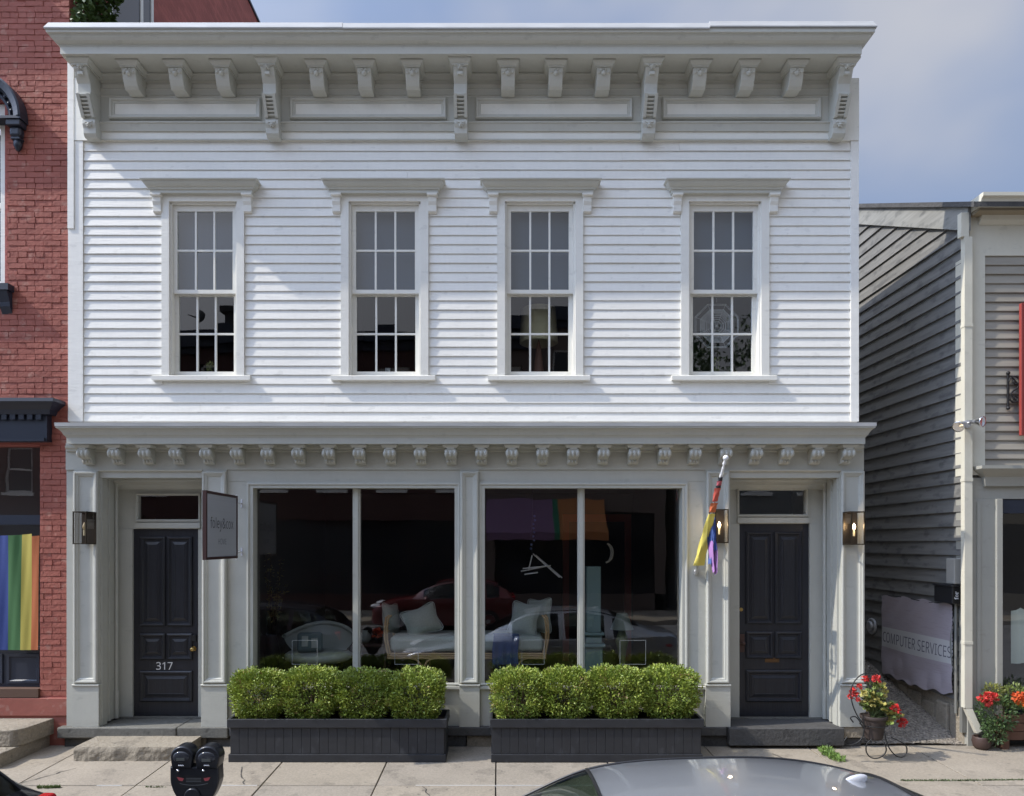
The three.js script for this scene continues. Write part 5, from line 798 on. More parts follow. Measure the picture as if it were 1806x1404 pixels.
// ------------------------------------------------------------------ cars
// stations along the length: [x, half width sill, half width belt, half width roof, y sill, y belt, y rail, y crown]
function car(name, label, S, paint, opt) {
  const t = thing(name, label, 'car', opt.pos, 0), NS = S.length, cr = k => { const a = S.map(s => s[k]); return new THREE.CatmullRomCurve3(a.map((v, i) => new THREE.Vector3(S[i][0], v, 0)), false, 'centripetal'); };
  const cur = [1, 2, 3, 4, 5, 6, 7].map(cr), N = 72, rows = [];
  for (let i = 0; i <= N; i++) {
    const f = i / N, P = cur.map(c => c.getPoint(f)), x = P[0].x, [ws, wb, wr, ys, yb, yr, yc] = P.map(p => p.y);
    const half = [[ws * 0.93, ys], [ws, ys + 0.05], [ws * 1.01, ys + (yb - ys) * 0.35], [(ws + wb) / 2 * 1.015, ys + (yb - ys) * 0.7], [wb, yb - 0.02], [wb - 0.012, yb], [wb + (wr - wb) * 0.35, yb + (yr - yb) * 0.33], [wb + (wr - wb) * 0.7, yb + (yr - yb) * 0.68], [wr + 0.02 * Math.min(1, yr - yb), yb + (yr - yb) * 0.93], [wr - 0.02, yr + (yc - yr) * 0.15], [wr * 0.86, yr + (yc - yr) * 0.42], [wr * 0.6, yr + (yc - yr) * 0.78], [wr * 0.3, yc - (yc - yr) * 0.04], [0, yc]];
    rows.push({ x, f, pts: [...half.map(([z, y]) => [x, y, z]), ...half.slice(0, -1).reverse().map(([z, y]) => [x, y, -z])] });
  }
  const body = [], side = [], fw = [], bw = [], M = rows[0].pts.length, h = 13;
  const [g0, g1] = opt.side, [w0, w1] = opt.front, [r0, r1] = opt.rear;
  for (let i = 0; i < N; i++) for (let j = 0; j + 1 < M; j++) {
    const q = quad(rows[i].pts[j], rows[i].pts[j + 1], rows[i + 1].pts[j + 1], rows[i + 1].pts[j]), jj = j < h ? j : M - 2 - j, x = (rows[i].x + rows[i + 1].x) / 2;
    const pillar = opt.pillars.some(p => Math.abs(x - p) < 0.05);
    if (jj >= 5 && jj <= 7 && x > g0 && x < g1 && !pillar) side.push(...q); else if (jj >= 9 && x > w0 && x < w1) fw.push(...q); else if (jj >= 9 && x > r0 && x < r1) bw.push(...q); else body.push(...q);
  }
  for (const i of [0, N]) { const P = rows[i].pts; for (let j = 1; j + 1 < M; j++) body.push(...(i ? [...P[0], ...P[j], ...P[j + 1]] : [...P[0], ...P[j + 1], ...P[j]])); }
  mk('body', toCreasedNormals(tris(body), 0.6), paint, t);
  for (const part of [side.filter((_, i) => side[i - i % 3 + 2] > 0), side.filter((_, i) => side[i - i % 3 + 2] <= 0)]) if (part.length) mk('side_window', toCreasedNormals(tris(part), 0.6), carGlass, t);
  mk('windscreen', toCreasedNormals(tris(fw), 0.8), carGlass, t); mk('rear_window', toCreasedNormals(tris(bw), 0.8), carGlass, t);
  { const near = x => rows.reduce((b, r) => Math.abs(r.x - x) < Math.abs(b.x - x) ? r : b), seg = rows.filter(r => r.x > w0 && r.x < r1), off = p => [p[0], p[1] + 0.003, p[2]];
    for (const j of [9, M - 10]) mk('roof_moulding', tube(seg.map(r => off(r.pts[j])), 0.009, 60, 5), mat(0.012, 0.012, 0.013, 0.4), t);
    for (const x of [w1, r0]) mk('glass_seal', tube(near(x).pts.slice(9, M - 9).map(off), 0.010, 40, 5), mat(0.012, 0.012, 0.013, 0.4), t); }
  const L0 = S[0][0], L1 = S[NS - 1][0], tyre = mat(0.015, 0.015, 0.016, 0.85), rimM = mat(0.45, 0.45, 0.46, 0.35, { metalness: 0.8 }), wr = opt.wheel;
  mk('cabin', [rb(opt.front[1] - 0.2, opt.rear[0] + 0.3, 0.3, opt.belt - 0.05, -0.68, 0.68, 0.05, 2), ...[-0.36, 0.36].flatMap(z => [rb(opt.seat, opt.seat + 0.14, opt.belt - 0.1, opt.belt + 0.28, z - 0.22, z + 0.22, 0.05, 2), rb(opt.seat + 0.02, opt.seat + 0.12, opt.belt + 0.29, opt.belt + 0.44, z - 0.12, z + 0.12, 0.04, 2)])], mat(0.03, 0.03, 0.032, 0.9), t);
  for (const x of opt.axles) for (const s of [-1, 1]) { const z = s * (S[3][1] - 0.09), w = mk('wheel', (() => { const g = lathe([[0.2, -0.1], [wr - 0.03, -0.1], [wr, -0.07], [wr, 0.07], [wr - 0.03, 0.1], [0.2, 0.1]], 0, 0, 0, 28); g.rotateX(Math.PI / 2); g.translate(x, wr, z + s * 0.03); return g; })(), tyre, t); mk('rim', (() => { const g = [lathe([[0, 0.07], [0.06, 0.075], [0.07, 0.05], [0.19, 0.06], [0.21, 0.09], [0.21, -0.05]], 0, 0, 0, 24)]; g.forEach(q => { q.rotateX(s * Math.PI / 2); q.translate(x, wr, z + s * 0.045); }); return g; })(), rimM, w); }
  for (const s of [-1, 1]) {
    mk('headlight', (() => { const g = new THREE.SphereGeometry(1, 14, 10); g.scale(0.22, 0.075, 0.17); g.translate(L0 + 0.17, opt.lightY[0], s * (S[1][2] - 0.16)); return g; })(), new THREE.MeshStandardMaterial({ color: lin(0.6, 0.6, 0.62), roughness: 0.08 }), t);
    mk('tail_light', (() => { const g = opt.tall ? new RoundedBoxGeometry(0.10, 0.34, 0.13, 3, 0.03) : new THREE.SphereGeometry(1, 14, 10); if (!opt.tall) g.scale(0.16, 0.08, 0.2); g.translate(opt.tail[0], opt.lightY[1], s * opt.tail[1]); return g; })(), new THREE.MeshStandardMaterial({ color: lin(0.35, 0.012, 0.015), roughness: 0.12 }), t);
    mk('door_mirror', (() => { const g = new THREE.SphereGeometry(1, 14, 10); g.scale(0.08, 0.085, 0.12); g.translate(opt.mirror, opt.belt + 0.0, s * (S[Math.floor(NS / 2)][2] + 0.08)); return g; })(), paint, t);
    for (const d of opt.handles) mk('door_handle', rb(d, d + 0.17, opt.belt - 0.12, opt.belt - 0.095, s * (S[Math.floor(NS / 2)][2] + 0.012) - 0.014, s * (S[Math.floor(NS / 2)][2] + 0.012) + 0.014, 0.008, 2), paint, t);
  }
  mk('number_plate', rb(L1 - 0.01, L1 + 0.012, opt.lightY[1] - 0.3, opt.lightY[1] - 0.15, -0.15, 0.15, 0.004, 1), mat(0.6, 0.6, 0.6, 0.5), t);
  return t;
}
const carPaint = (r, g, b, m = 0.55) => new THREE.MeshPhysicalMaterial({ color: lin(r, g, b), metalness: m, roughness: 0.32, clearcoat: 1, clearcoatRoughness: 0.03 });
// silver saloon, nose to the left
const SED = [[-2.36, .60, .62, .5, .28, .55, .58, .60], [-2.30, .72, .74, .62, .22, .62, .66, .68], [-1.9, .86, .85, .72, .19, .72, .76, .80], [-1.4, .89, .885, .74, .18, .84, .87, .92], [-1.10, .895, .90, .73, .18, .89, .92, .98], [-0.69, .90, .905, .66, .18, .91, 1.12, 1.18], [-0.26, .90, .905, .60, .18, .925, 1.335, 1.385], [0.35, .90, .905, .585, .18, .935, 1.40, 1.45], [0.85, .90, .90, .58, .18, .945, 1.385, 1.44], [1.25, .90, .895, .57, .18, .955, 1.29, 1.36], [1.62, .895, .88, .60, .18, .965, 1.12, 1.19], [1.95, .88, .86, .68, .19, .97, 1.02, 1.06], [2.25, .82, .82, .70, .24, .95, .99, 1.01], [2.36, .70, .72, .58, .32, .80, .84, .86]];
const SEDAN = SED.map(s => [s[0] * 1.055, ...s.slice(1)]);
const silver = car('silver_car', 'silver saloon car parked at the kerb, only its roof in view', SEDAN, carPaint(0.43, 0.45, 0.475, 0.7), { pos: [0.80, -0.25, 4.96], side: [-0.62, 1.5], front: [-1.10, -0.30], rear: [1.22, 1.74], pillars: [0.36, 1.18, -0.62], belt: 0.92, seat: 0.2, axles: [-1.42, 1.38], wheel: 0.33, lightY: [0.66, 0.82], tail: [2.22, 0.68], mirror: -0.45, handles: [0.15, 1.0] });
{ const f = new THREE.SphereGeometry(1, 18, 12); f.scale(0.055, 0.03, 0.018); const p = f.attributes.position; for (let i = 0; i < p.count; i++) { if (p.getY(i) > 0) p.setX(i, p.getX(i) + p.getY(i) * 1.0); } f.computeVertexNormals(); f.translate(1.02, 1.425, -0.14); mk('roof_antenna', f, new THREE.MeshPhysicalMaterial({ color: lin(0.6, 0.6, 0.62), metalness: 0.3, roughness: 0.25, clearcoat: 1 }), silver); }
// dark hatchback in front of it, and a red one across the street
const HAT = [[-2.15, .60, .62, .5, .28, .62, .66, .68], [-2.05, .74, .76, .62, .22, .72, .77, .79], [-1.6, .86, .86, .74, .19, .90, .93, .97], [-1.0, .89, .89, .74, .18, .98, 1.01, 1.06], [-0.6, .90, .90, .66, .18, .99, 1.22, 1.27], [-0.15, .90, .905, .61, .18, 1.0, 1.44, 1.49], [0.4, .90, .905, .60, .18, 1.01, 1.50, 1.55], [1.1, .90, .90, .59, .18, 1.02, 1.48, 1.53], [1.55, .90, .89, .58, .18, 1.03, 1.41, 1.46], [1.82, .89, .87, .58, .18, 1.03, 1.28, 1.31], [2.0, .87, .85, .62, .2, 1.02, 1.10, 1.13], [2.1, .82, .80, .62, .26, .9, .95, .97], [2.14, .72, .70, .55, .34, .72, .76, .78]];
const hatOpt = { side: [-0.62, 1.66], front: [-0.95, -0.2], rear: [1.62, 1.98], pillars: [0.42, 1.2, -0.62], belt: 1.0, seat: 0.25, axles: [-1.32, 1.32], wheel: 0.34, lightY: [0.78, 0.90], tail: [2.05, 0.70], mirror: -0.5, handles: [0.2, 1.02], tall: true };
car('dark_car', 'dark hatchback at the lower left corner, red tail light just in view', HAT, carPaint(0.012, 0.012, 0.018, 0.3), { ...hatOpt, pos: [-4.86, -0.25, 4.72] });
car('red_car', 'red car parked across the street, seen mirrored in the show window', HAT, carPaint(0.11, 0.01, 0.01, 0.2), { ...hatOpt, pos: [-1.6, -0.25, 13.4] });
// ------------------------------------------------------------------ inside the show windows
{
  const P = 0.602;                                         // platform top
  const upholstery = new THREE.MeshStandardMaterial({ map: texture(256, (u, v) => mul([0.31, 0.345, 0.295], 0.9 + 0.2 * fbm(u, v, 60, 60, 2, 4)), 0.5), roughness: 0.95 });
  const cane = mat(0.36, 0.24, 0.11, 0.6), whiteShell = mat(0.30, 0.335, 0.30, 0.6), frame = mat(0.03, 0.03, 0.03, 0.5);
  // lounge chair: curved shell back, round seat pad, dark legs
  {
    const t = thing('lounge_chair', 'white curved lounge chair behind the left show window', 'chair', [X(562, -0.95), P, -0.95]);
    const seat = lathe([[0, 0.24], [0.36, 0.24], [0.42, 0.27], [0.43, 0.33], [0.38, 0.365], [0, 0.36]], 0, 0, 0, 30); seat.scale(1.02, 1, 0.85); mk('seat', seat, whiteShell, t);
    const L = [], PP = []; for (let i = 0; i <= 26; i++) { const a = Math.PI * (0.02 + 0.96 * i / 26), row = []; for (let j = 0; j <= 10; j++) { const k = j / 10, r = 0.33 + 0.13 * k + 0.03 * Math.sin(k * 3), hh = 0.36 + k * (0.20 + 0.14 * Math.sin(a) ** 2); row.push([Math.cos(a) * r * 1.0, hh, -Math.sin(a) * r * 0.8]); } PP.push(row); } for (let i = 0; i < 26; i++) for (let j = 0; j < 10; j++) L.push(...quad(PP[i][j], PP[i + 1][j], PP[i + 1][j + 1], PP[i][j + 1]));
    mk('back_shell', [toCreasedNormals(tris(L), 1.2), tube(PP.map(r => r[10]), 0.028, 60)], whiteShell, t);
    for (const [x, z] of [[-0.26, 0.2], [0.26, 0.2], [-0.26, -0.2], [0.26, -0.2]]) mk('leg', rod([x * 1.2, 0, z * 1.2], [x, 0.25, z], 0.012, 0.016), frame, t);
    const c = thing('patterned_cushion', 'dark cushion with pale shapes on the lounge chair', 'cushion', [X(548, -0.9), P + 0.37, -0.85], 0.2); const cu = rb(-0.16, 0.16, 0, 0.26, -0.05, 0.05, 0.045, 4); cu.rotateX(-0.35); mk('cover', cu, mat(0.10, 0.14, 0.14, 0.9), c); const s1 = rb(-0.10, -0.02, 0.06, 0.2, 0.045, 0.056, 0.005, 1), s2 = rb(0.02, 0.10, 0.04, 0.17, 0.045, 0.056, 0.005, 1); s1.rotateX(-0.35); s2.rotateX(-0.35); mk('shape', [s1, s2], whiteShell, c);
  }
  // rattan daybed
  const dz = -1.15, x0 = X(690, dz), x1 = X(960, dz), W = x1 - x0, yM = Y(1122, -0.85), cx = (x0 + x1) / 2;
  {
    const t = thing('rattan_daybed', 'rattan daybed with pale mattress behind the show windows', 'daybed', [cx, P, dz]), h = W / 2, top = yM - P, d = 0.36;
    mk('mattress', rb(-h + 0.03, h - 0.03, top - 0.20, top, -d, d, 0.06, 4), upholstery, t);
    mk('side_rail', [-1, 1].flatMap(s => [0, 1, 2].map(i => rod([-h, top - 0.22 - i * 0.028, s * d], [h, top - 0.22 - i * 0.028, s * d], 0.014))), cane, t);
    for (const s of [-1, 1]) for (const z of [-d, d]) mk('arm_post', [0, 0.03].map(o => tube([[s * (h - 0.02 - o), top - 0.26, z], [s * (h + 0.015 - o), top - 0.1, z], [s * (h + 0.03 - o), top + 0.02, z], [s * (h + 0.01 - o), top + 0.24, z * 0.98], [s * (h - 0.02 - o), top + 0.27, z * 0.9]], 0.014, 24)), cane, t);
    for (const s of [-1, 1]) mk('end_rail', [0.0, 0.1, 0.2].map(o => rod([s * (h + 0.02), top + 0.04 + o, -d], [s * (h + 0.02), top + 0.04 + o, d], 0.012)), cane, t);
    for (const [x, z] of [[-h * 0.55, d], [h * 0.62, d], [-h * 0.55, -d], [h * 0.62, -d]]) mk('leg', [tube([[x - 0.28, top - 0.27, z], [x - 0.1, top - 0.29, z], [x - 0.03, top - 0.36, z], [x - 0.02, 0, z]], 0.014, 20), tube([[x + 0.28, top - 0.27, z], [x + 0.1, top - 0.29, z], [x + 0.03, top - 0.36, z], [x + 0.02, 0, z]], 0.014, 20)], cane, t);
  }
  // pillows: pinched cushions standing on the mattress
  function pillow(u, v, z, w, h, lean, turn, label, rz = 0) {
    const t = thing('pillow', label, 'pillow', [X(u, z), yM - 0.01, z], turn), n = 14, P0 = [], L = [];
    for (const s of [1, -1]) { const G = []; for (let j = 0; j <= n; j++) { const r = []; for (let i = 0; i <= n; i++) { const a = i / n * 2 - 1, b = j / n * 2 - 1, e = (1 - a * a) * (1 - b * b), pin = 1 - 0.10 * (1 - Math.abs(a * b)) * Math.max(Math.abs(a), Math.abs(b)) ** 2; r.push([a * w / 2 * pin, h / 2 + b * h / 2 * pin, s * 0.085 * Math.pow(e, 0.55)]); } G.push(r); } for (let j = 0; j < n; j++) for (let i = 0; i < n; i++) L.push(...(s > 0 ? quad(G[j][i], G[j][i + 1], G[j + 1][i + 1], G[j + 1][i]) : quad(G[j][i], G[j + 1][i], G[j + 1][i + 1], G[j][i + 1]))); }
    const g = toCreasedNormals(tris(L), 1); g.translate(0, -h / 2, 0); g.rotateZ(rz); g.translate(0, h / 2, 0); g.rotateX(-lean); mk('cover', g, upholstery, t); mk('piping', (() => { const q = tube([[-w / 2, 0, 0], [0, 0.02, 0], [w / 2, 0, 0], [w / 2 - 0.02, h / 2, 0], [w / 2, h, 0], [0, h - 0.02, 0], [-w / 2, h, 0], [-w / 2 + 0.02, h / 2, 0]], 0.006, 60, 5, true); q.translate(0, -h / 2, 0); q.rotateZ(rz); q.translate(0, h / 2, 0); q.rotateX(-lean); return q; })(), whiteShell, t);
  }
  pillow(744, 1118, -1.0, 0.46, 0.38, 0.3, 0.15, 'large pale pillow tilted at the left end of the daybed', 0.35);
  pillow(693, 1118, -1.2, 0.36, 0.40, 0.15, 1.15, 'narrow pale pillow seen edge on against the left arm of the daybed', -0.1);
  pillow(922, 1118, -1.0, 0.38, 0.44, 0.35, -0.3, 'front pale pillow at the right end of the daybed', -0.12);
  pillow(948, 1118, -1.25, 0.36, 0.46, 0.2, -0.6, 'rear pale pillow leaning on the right arm of the daybed', 0.1);
  // blue throw
  { const t = thing('blue_throw', 'deep blue throw hanging over the front of the daybed', 'blanket', [X(892, -0.78), P, -0.765]), L = [], G = [], w = 0.33, top = yM - P; for (let j = 0; j <= 22; j++) { const r = []; for (let i = 0; i <= 16; i++) { const k = j / 22, a = i / 16, down = Math.max(0, k - 0.35) / 0.65; r.push([(a - 0.5) * w + 0.01 * Math.sin(k * 6), top + 0.012 - down * 0.36, (k < 0.35 ? -(0.35 - k) * 0.9 : 0) + 0.02 + 0.012 * Math.sin(a * 20) * down]); } G.push(r); } for (let j = 0; j < 22; j++) for (let i = 0; i < 16; i++) L.push(...quad(G[j + 1][i], G[j + 1][i + 1], G[j][i + 1], G[j][i])); mk('cloth', toCreasedNormals(tris(L), 1), mat(0.022, 0.05, 0.145, 0.9, { side: THREE.DoubleSide }), t); mk('fringe', Array.from({ length: 17 }, (_, i) => rod([(i / 16 - 0.5) * w, top - 0.345, 0.02], [(i / 16 - 0.5) * w, top - 0.40, 0.02], 0.003, 0.002, 4)), mat(0.03, 0.07, 0.25, 0.9), t); }
  // side table with vase and red flower
  { const z = -1.7, t = thing('side_table', 'dark low table beside the daybed', 'table', [X(655, z), P, z]); mk('top', rb(-0.26, 0.26, 0.34, 0.38, -0.22, 0.22, 0.01, 2), rust, t); for (const [a, b] of [[-1, -1], [1, -1], [-1, 1], [1, 1]]) mk('leg', rod([a * 0.22, 0, b * 0.18], [a * 0.22, 0.34, b * 0.18], 0.018), rust, t);
    tag(mk('white_vase', lathe([[0, 0], [0.05, 0], [0.085, 0.05], [0.08, 0.11], [0.04, 0.15], [0.045, 0.17], [0.03, 0.165], [0, 0.1]], X(645, z), P + 0.381, z + 0.05, 20), whiteShell), 'small white vase on the dark low table', 'vase');
    const f = thing('potted_flower', 'orange red flower in a small pot on the dark table', 'flowering plant', [X(666, z), P + 0.381, z + 0.06]); mk('pot', lathe([[0, 0], [0.04, 0], [0.05, 0.08], [0.04, 0.08], [0, 0.07]], 0, 0, 0, 14), frame, f); raw('flower', flowerHead(0, 0.13, 0, 0.07, [0.6, 0.09, 0.03], 40), petalMat, f); }
  // hanging ornament of white rods
  { const z = -1.3, t = thing('rod_chandelier', 'hanging ornament of thin white rods behind the right show window', 'chandelier', [X(945, z), Y(1000, z), z]); const wr = mat(0.7, 0.7, 0.7, 0.5); mk('cord', rod([-0.05, 0.2, 0], [-0.05, 3.3 - Y(1000, z), 0], 0.006), frame, t); for (const [a, b] of [[[-0.10, -0.05, 0], [-0.05, 0.16, 0]], [[-0.04, 0.18, 0.02], [0.32, -0.14, 0.04]], [[0.0, 0.16, -0.02], [0.36, -0.15, -0.04]], [[-0.18, -0.02, 0.05], [0.2, 0.02, 0.06]], [[-0.2, -0.06, -0.04], [0.15, 0.01, -0.06]], [[-0.15, -0.1, 0], [0.02, -0.07, 0.1]]]) mk('rod', rod(a, b, 0.009), wr, t); mk('bead_string', Array.from({ length: 9 }, (_, i) => ball(-0.05 + rr(-0.04, 0.04), 0.25 + i * 0.055, rr(-0.03, 0.03), 0.016, 8, 6)), mat(0.12, 0.16, 0.35, 0.4), t); }
  // tall cabinet, red framed doorway, stacked boxes
  { const z = -3.2, t = thing('red_door_frame', 'dark red framed opening at the back of the shop', 'door frame', [X(1052, z), 0.225, z]); const m = mat(0.16, 0.035, 0.025, 0.7); mk('post', bx(-0.55, -0.45, 0, 2.5, 0, 0.08), m, t); mk('post', bx(0.45, 0.55, 0, 2.5, 0, 0.08), m, t); mk('lintel', bx(-0.55, 0.55, 2.5, 2.62, 0, 0.08), m, t); }
  { const z = -0.9, t = thing('display_column', 'pale green column of stacked blocks behind the mullion of the right show window', 'display stand', [X(1046, z), P, z]); const m = mat(0.12, 0.18, 0.165, 0.8); let y = 0; for (const [w, h] of [[0.22, 0.44], [0.28, 0.05], [0.2, 0.10], [0.26, 0.04], [0.18, 0.85]]) { mk('block', rb(-w / 2, w / 2, y, y + h - 0.003, -w / 2, w / 2, 0.008, 1), m, t); y += h; } }
  { const t = thing('wall_horns', 'pale curved horns hung inside the right show window', 'ornament', [X(1066, -0.9), Y(975, -0.9), -0.9]); for (const s of [0, 1]) mk('horn', tube(Array.from({ length: 9 }, (_, i) => { const a = -1.4 + i / 8 * 2.6; return [Math.cos(a) * (0.09 + s * 0.02), Math.sin(a) * 0.13, s * 0.02]; }), 0.012, 20), mat(0.22, 0.2, 0.16, 0.6), t); mk('cord', rod([0.05, 0.12, 0], [0.05, 3.3 - Y(975, -0.9), 0], 0.002, 0.002, 5), frame, t); }
  { const t = thing('table_lamp', 'small green and cream table lamp behind the right show window', 'lamp', [X(1097, -1.4), P, -1.4]); mk('base', lathe([[0, 0], [0.1, 0], [0.1, 0.02], [0.03, 0.05], [0.06, 0.3], [0.09, 0.42], [0.05, 0.55], [0.02, 0.6], [0, 0.6]], 0, 0, 0, 18), mat(0.16, 0.2, 0.08, 0.5), t); mk('shade', lathe([[0.16, 0.58], [0.07, 0.8], [0.065, 0.8], [0.155, 0.58]], 0, 0, 0, 20), mat(0.25, 0.3, 0.25, 0.8), t); mk('table', [rb(-0.2, 0.2, -0.02, 0.0, -0.2, 0.2, 0.005, 1)], frame, t); t.position.y += 0.02; }
  { const z = -1.9, t = thing('dried_branches', 'dried yellow branches in a tall jar at the left side of the show window', 'plant', [X(478, z), P, z]), lv = []; mk('jar', lathe([[0, 0], [0.12, 0], [0.14, 0.2], [0.08, 0.45], [0.09, 0.5], [0, 0.4]], 0, 0, 0, 18), frame, t); const st = []; for (let i = 0; i < 12; i++) { const a = rr(0, 6.28), e = [Math.cos(a) * rr(0.1, 0.3), rr(0.9, 1.7), Math.sin(a) * 0.2]; st.push(tube([[0, 0.4, 0], [e[0] * 0.5, e[1] * 0.6, e[2] * 0.5], e], 0.004, 8, 4)); for (let k = 0; k < 26; k++) { const s = rr(0.4, 1); lv.push([[e[0] * s + rr(-0.03, 0.03), 0.4 + (e[1] - 0.4) * s, e[2] * s], [rr(-1, 1), rr(-0.4, 1), rr(-1, 1)], rr(0.04, 0.07), [0.28, 0.24, 0.08], 0.4]); } } mk('stem', st, twigMat, t); raw('foliage', boxUV(prep(leafGeo(lv))), leafMat, t); }
  // upstairs: lamp, lace octagon, small things on the sashes
  { const z = -0.55, t = thing('drum_lamp', 'table lamp with big cream drum shade in the third upper window', 'lamp', [X(950, z), Y(640, z), z]), s = (CAM_D - z) / CAM_D / 150; mk('shade', lathe([[32 * s, 0.24], [34 * s, 0.25], [30 * s, 0.67], [29 * s, 0.67], [32 * s, 0.25]], 0, 0, 0, 30), new THREE.MeshPhysicalMaterial({ color: lin(0.72, 0.64, 0.42), roughness: 0.9, transmission: 0.3, thickness: 0, side: THREE.DoubleSide }), t); mk('base', lathe([[0, -0.25], [0.07, -0.25], [0.08, -0.2], [0.05, 0.0], [0.03, 0.2], [0, 0.3]], 0, 0, 0, 16), mat(0.22, 0.10, 0.07, 0.6), t); mk('stand', bx(-0.3, 0.3, 3.51 - t.position.y, -0.251, -0.2, 0.2), frame, t); }
  { const z = -0.25, r = 0.285, t = thing('lace_octagon', 'white lace octagon hung in the rightmost upper window', 'ornament', [X(1264, z), Y(575, z), z]), wt = mat(0.75, 0.76, 0.78, 0.8), ring = k => Array.from({ length: 8 }, (_, i) => { const a = (i + 0.5) / 8 * 6.2832; return [Math.cos(a) * r * k, Math.sin(a) * r * k, 0]; }); const oct = k => { const q = ring(k); return q.map((p, i) => rod(p, q[(i + 1) % 8], 0.0028, 0.0028, 4)); }; mk('rim', [oct(1), oct(0.95)], wt, t); mk('lace', [0.2, 0.3, 0.4, 0.48, 0.55, 0.61, 0.66, 0.71, 0.75].map(k => oct(k)), wt, t); mk('thread', [ring(1).map(p => rod([0, 0, 0], p, 0.002, 0.002, 4)), rod([0, r, 0], [0, 0.75, 0], 0.002, 0.002, 4)], wt, t); mk('hook', ball(0.0, r + 0.08, 0.0, 0.025, 10, 8), frame, t); }
  { const z = -0.24, y = wBot + 0.0, t = thing('glass_jar', 'small clear jar of white sticks in the second upper window', 'jar', [X(684, z), wBot - 0.01, z]); mk('body', lathe([[0.03, 0.0], [0.045, 0.01], [0.045, 0.13], [0.042, 0.13], [0.042, 0.02], [0, 0.015]], 0, 0, 0, 18), glass, t); mk('stick', [0, 1, 2, 3].map(i => rod([-0.02 + i * 0.013, 0.02, 0], [-0.024 + i * 0.016, 0.17, 0], 0.005)), mat(0.7, 0.72, 0.74, 0.5), t); mk('ledge', bx(-0.25, 0.25, -0.03, -0.001, -0.12, 0.05), frame, t); }
  const sprig = (u, v, z, label, c, h) => { const t = thing('sprig_in_bottle', label, 'plant', [X(u, z), wBot - 0.01, z]), lv = []; mk('bottle', lathe([[0, 0], [0.03, 0], [0.035, 0.05], [0.015, 0.09], [0.015, 0.12], [0, 0.11]], 0, 0, 0, 14), mat(0.4, 0.42, 0.22, 0.2), t); for (let i = 0; i < 46; i++) { const s = rnd(); lv.push([[rr(-0.03, 0.03), 0.1 + s * h, rr(-0.03, 0.03)], [rr(-1, 1), rr(0.2, 1.3), rr(-1, 1)], rr(0.03, 0.06), mul(c, rr(0.7, 1.3)), 0.45]); } raw('foliage', boxUV(prep(leafGeo(lv))), leafMat, t); mk('stem', rod([0, 0.1, 0], [0.01, 0.1 + h, 0], 0.004), twigMat, t); mk('ledge', bx(-0.25, 0.25, -0.03, -0.001, -0.12, 0.05), frame, t); };
  sprig(370, 640, -0.26, 'pale green sprig in a bottle in the leftmost upper window', [0.3, 0.33, 0.12], 0.12);
  sprig(1263, 640, -0.36, 'yellow green sprig in a bottle in the rightmost upper window', [0.26, 0.3, 0.08], 0.2);
  // pale garment in the grey building's window
  { const z = -0.5, t = thing('pale_garment', 'pale green garment hung in the dark window of the grey shop front', 'garment', [X(1783, z), Y(1170, z), z]), G = [], L = []; for (let j = 0; j <= 16; j++) { const r = []; for (let i = 0; i <= 10; i++) { const k = j / 16, a = i / 10, top = 0.70 - 0.16 * Math.abs(a - 0.3) - 0.1 * a * a; r.push([a * (0.55 - 0.1 * k), k * top, 0.03 * Math.sin(a * 14)]); } G.push(r); } for (let j = 0; j < 16; j++) for (let i = 0; i < 10; i++) L.push(...quad(G[j][i], G[j][i + 1], G[j + 1][i + 1], G[j + 1][i])); mk('cloth', toCreasedNormals(tris(L), 1), mat(0.5, 0.58, 0.52, 0.9, { side: THREE.DoubleSide }), t); mk('hook', rod([0.16, 0.69, 0], [0.16, 1.7, 0], 0.004), frame, t); }
}

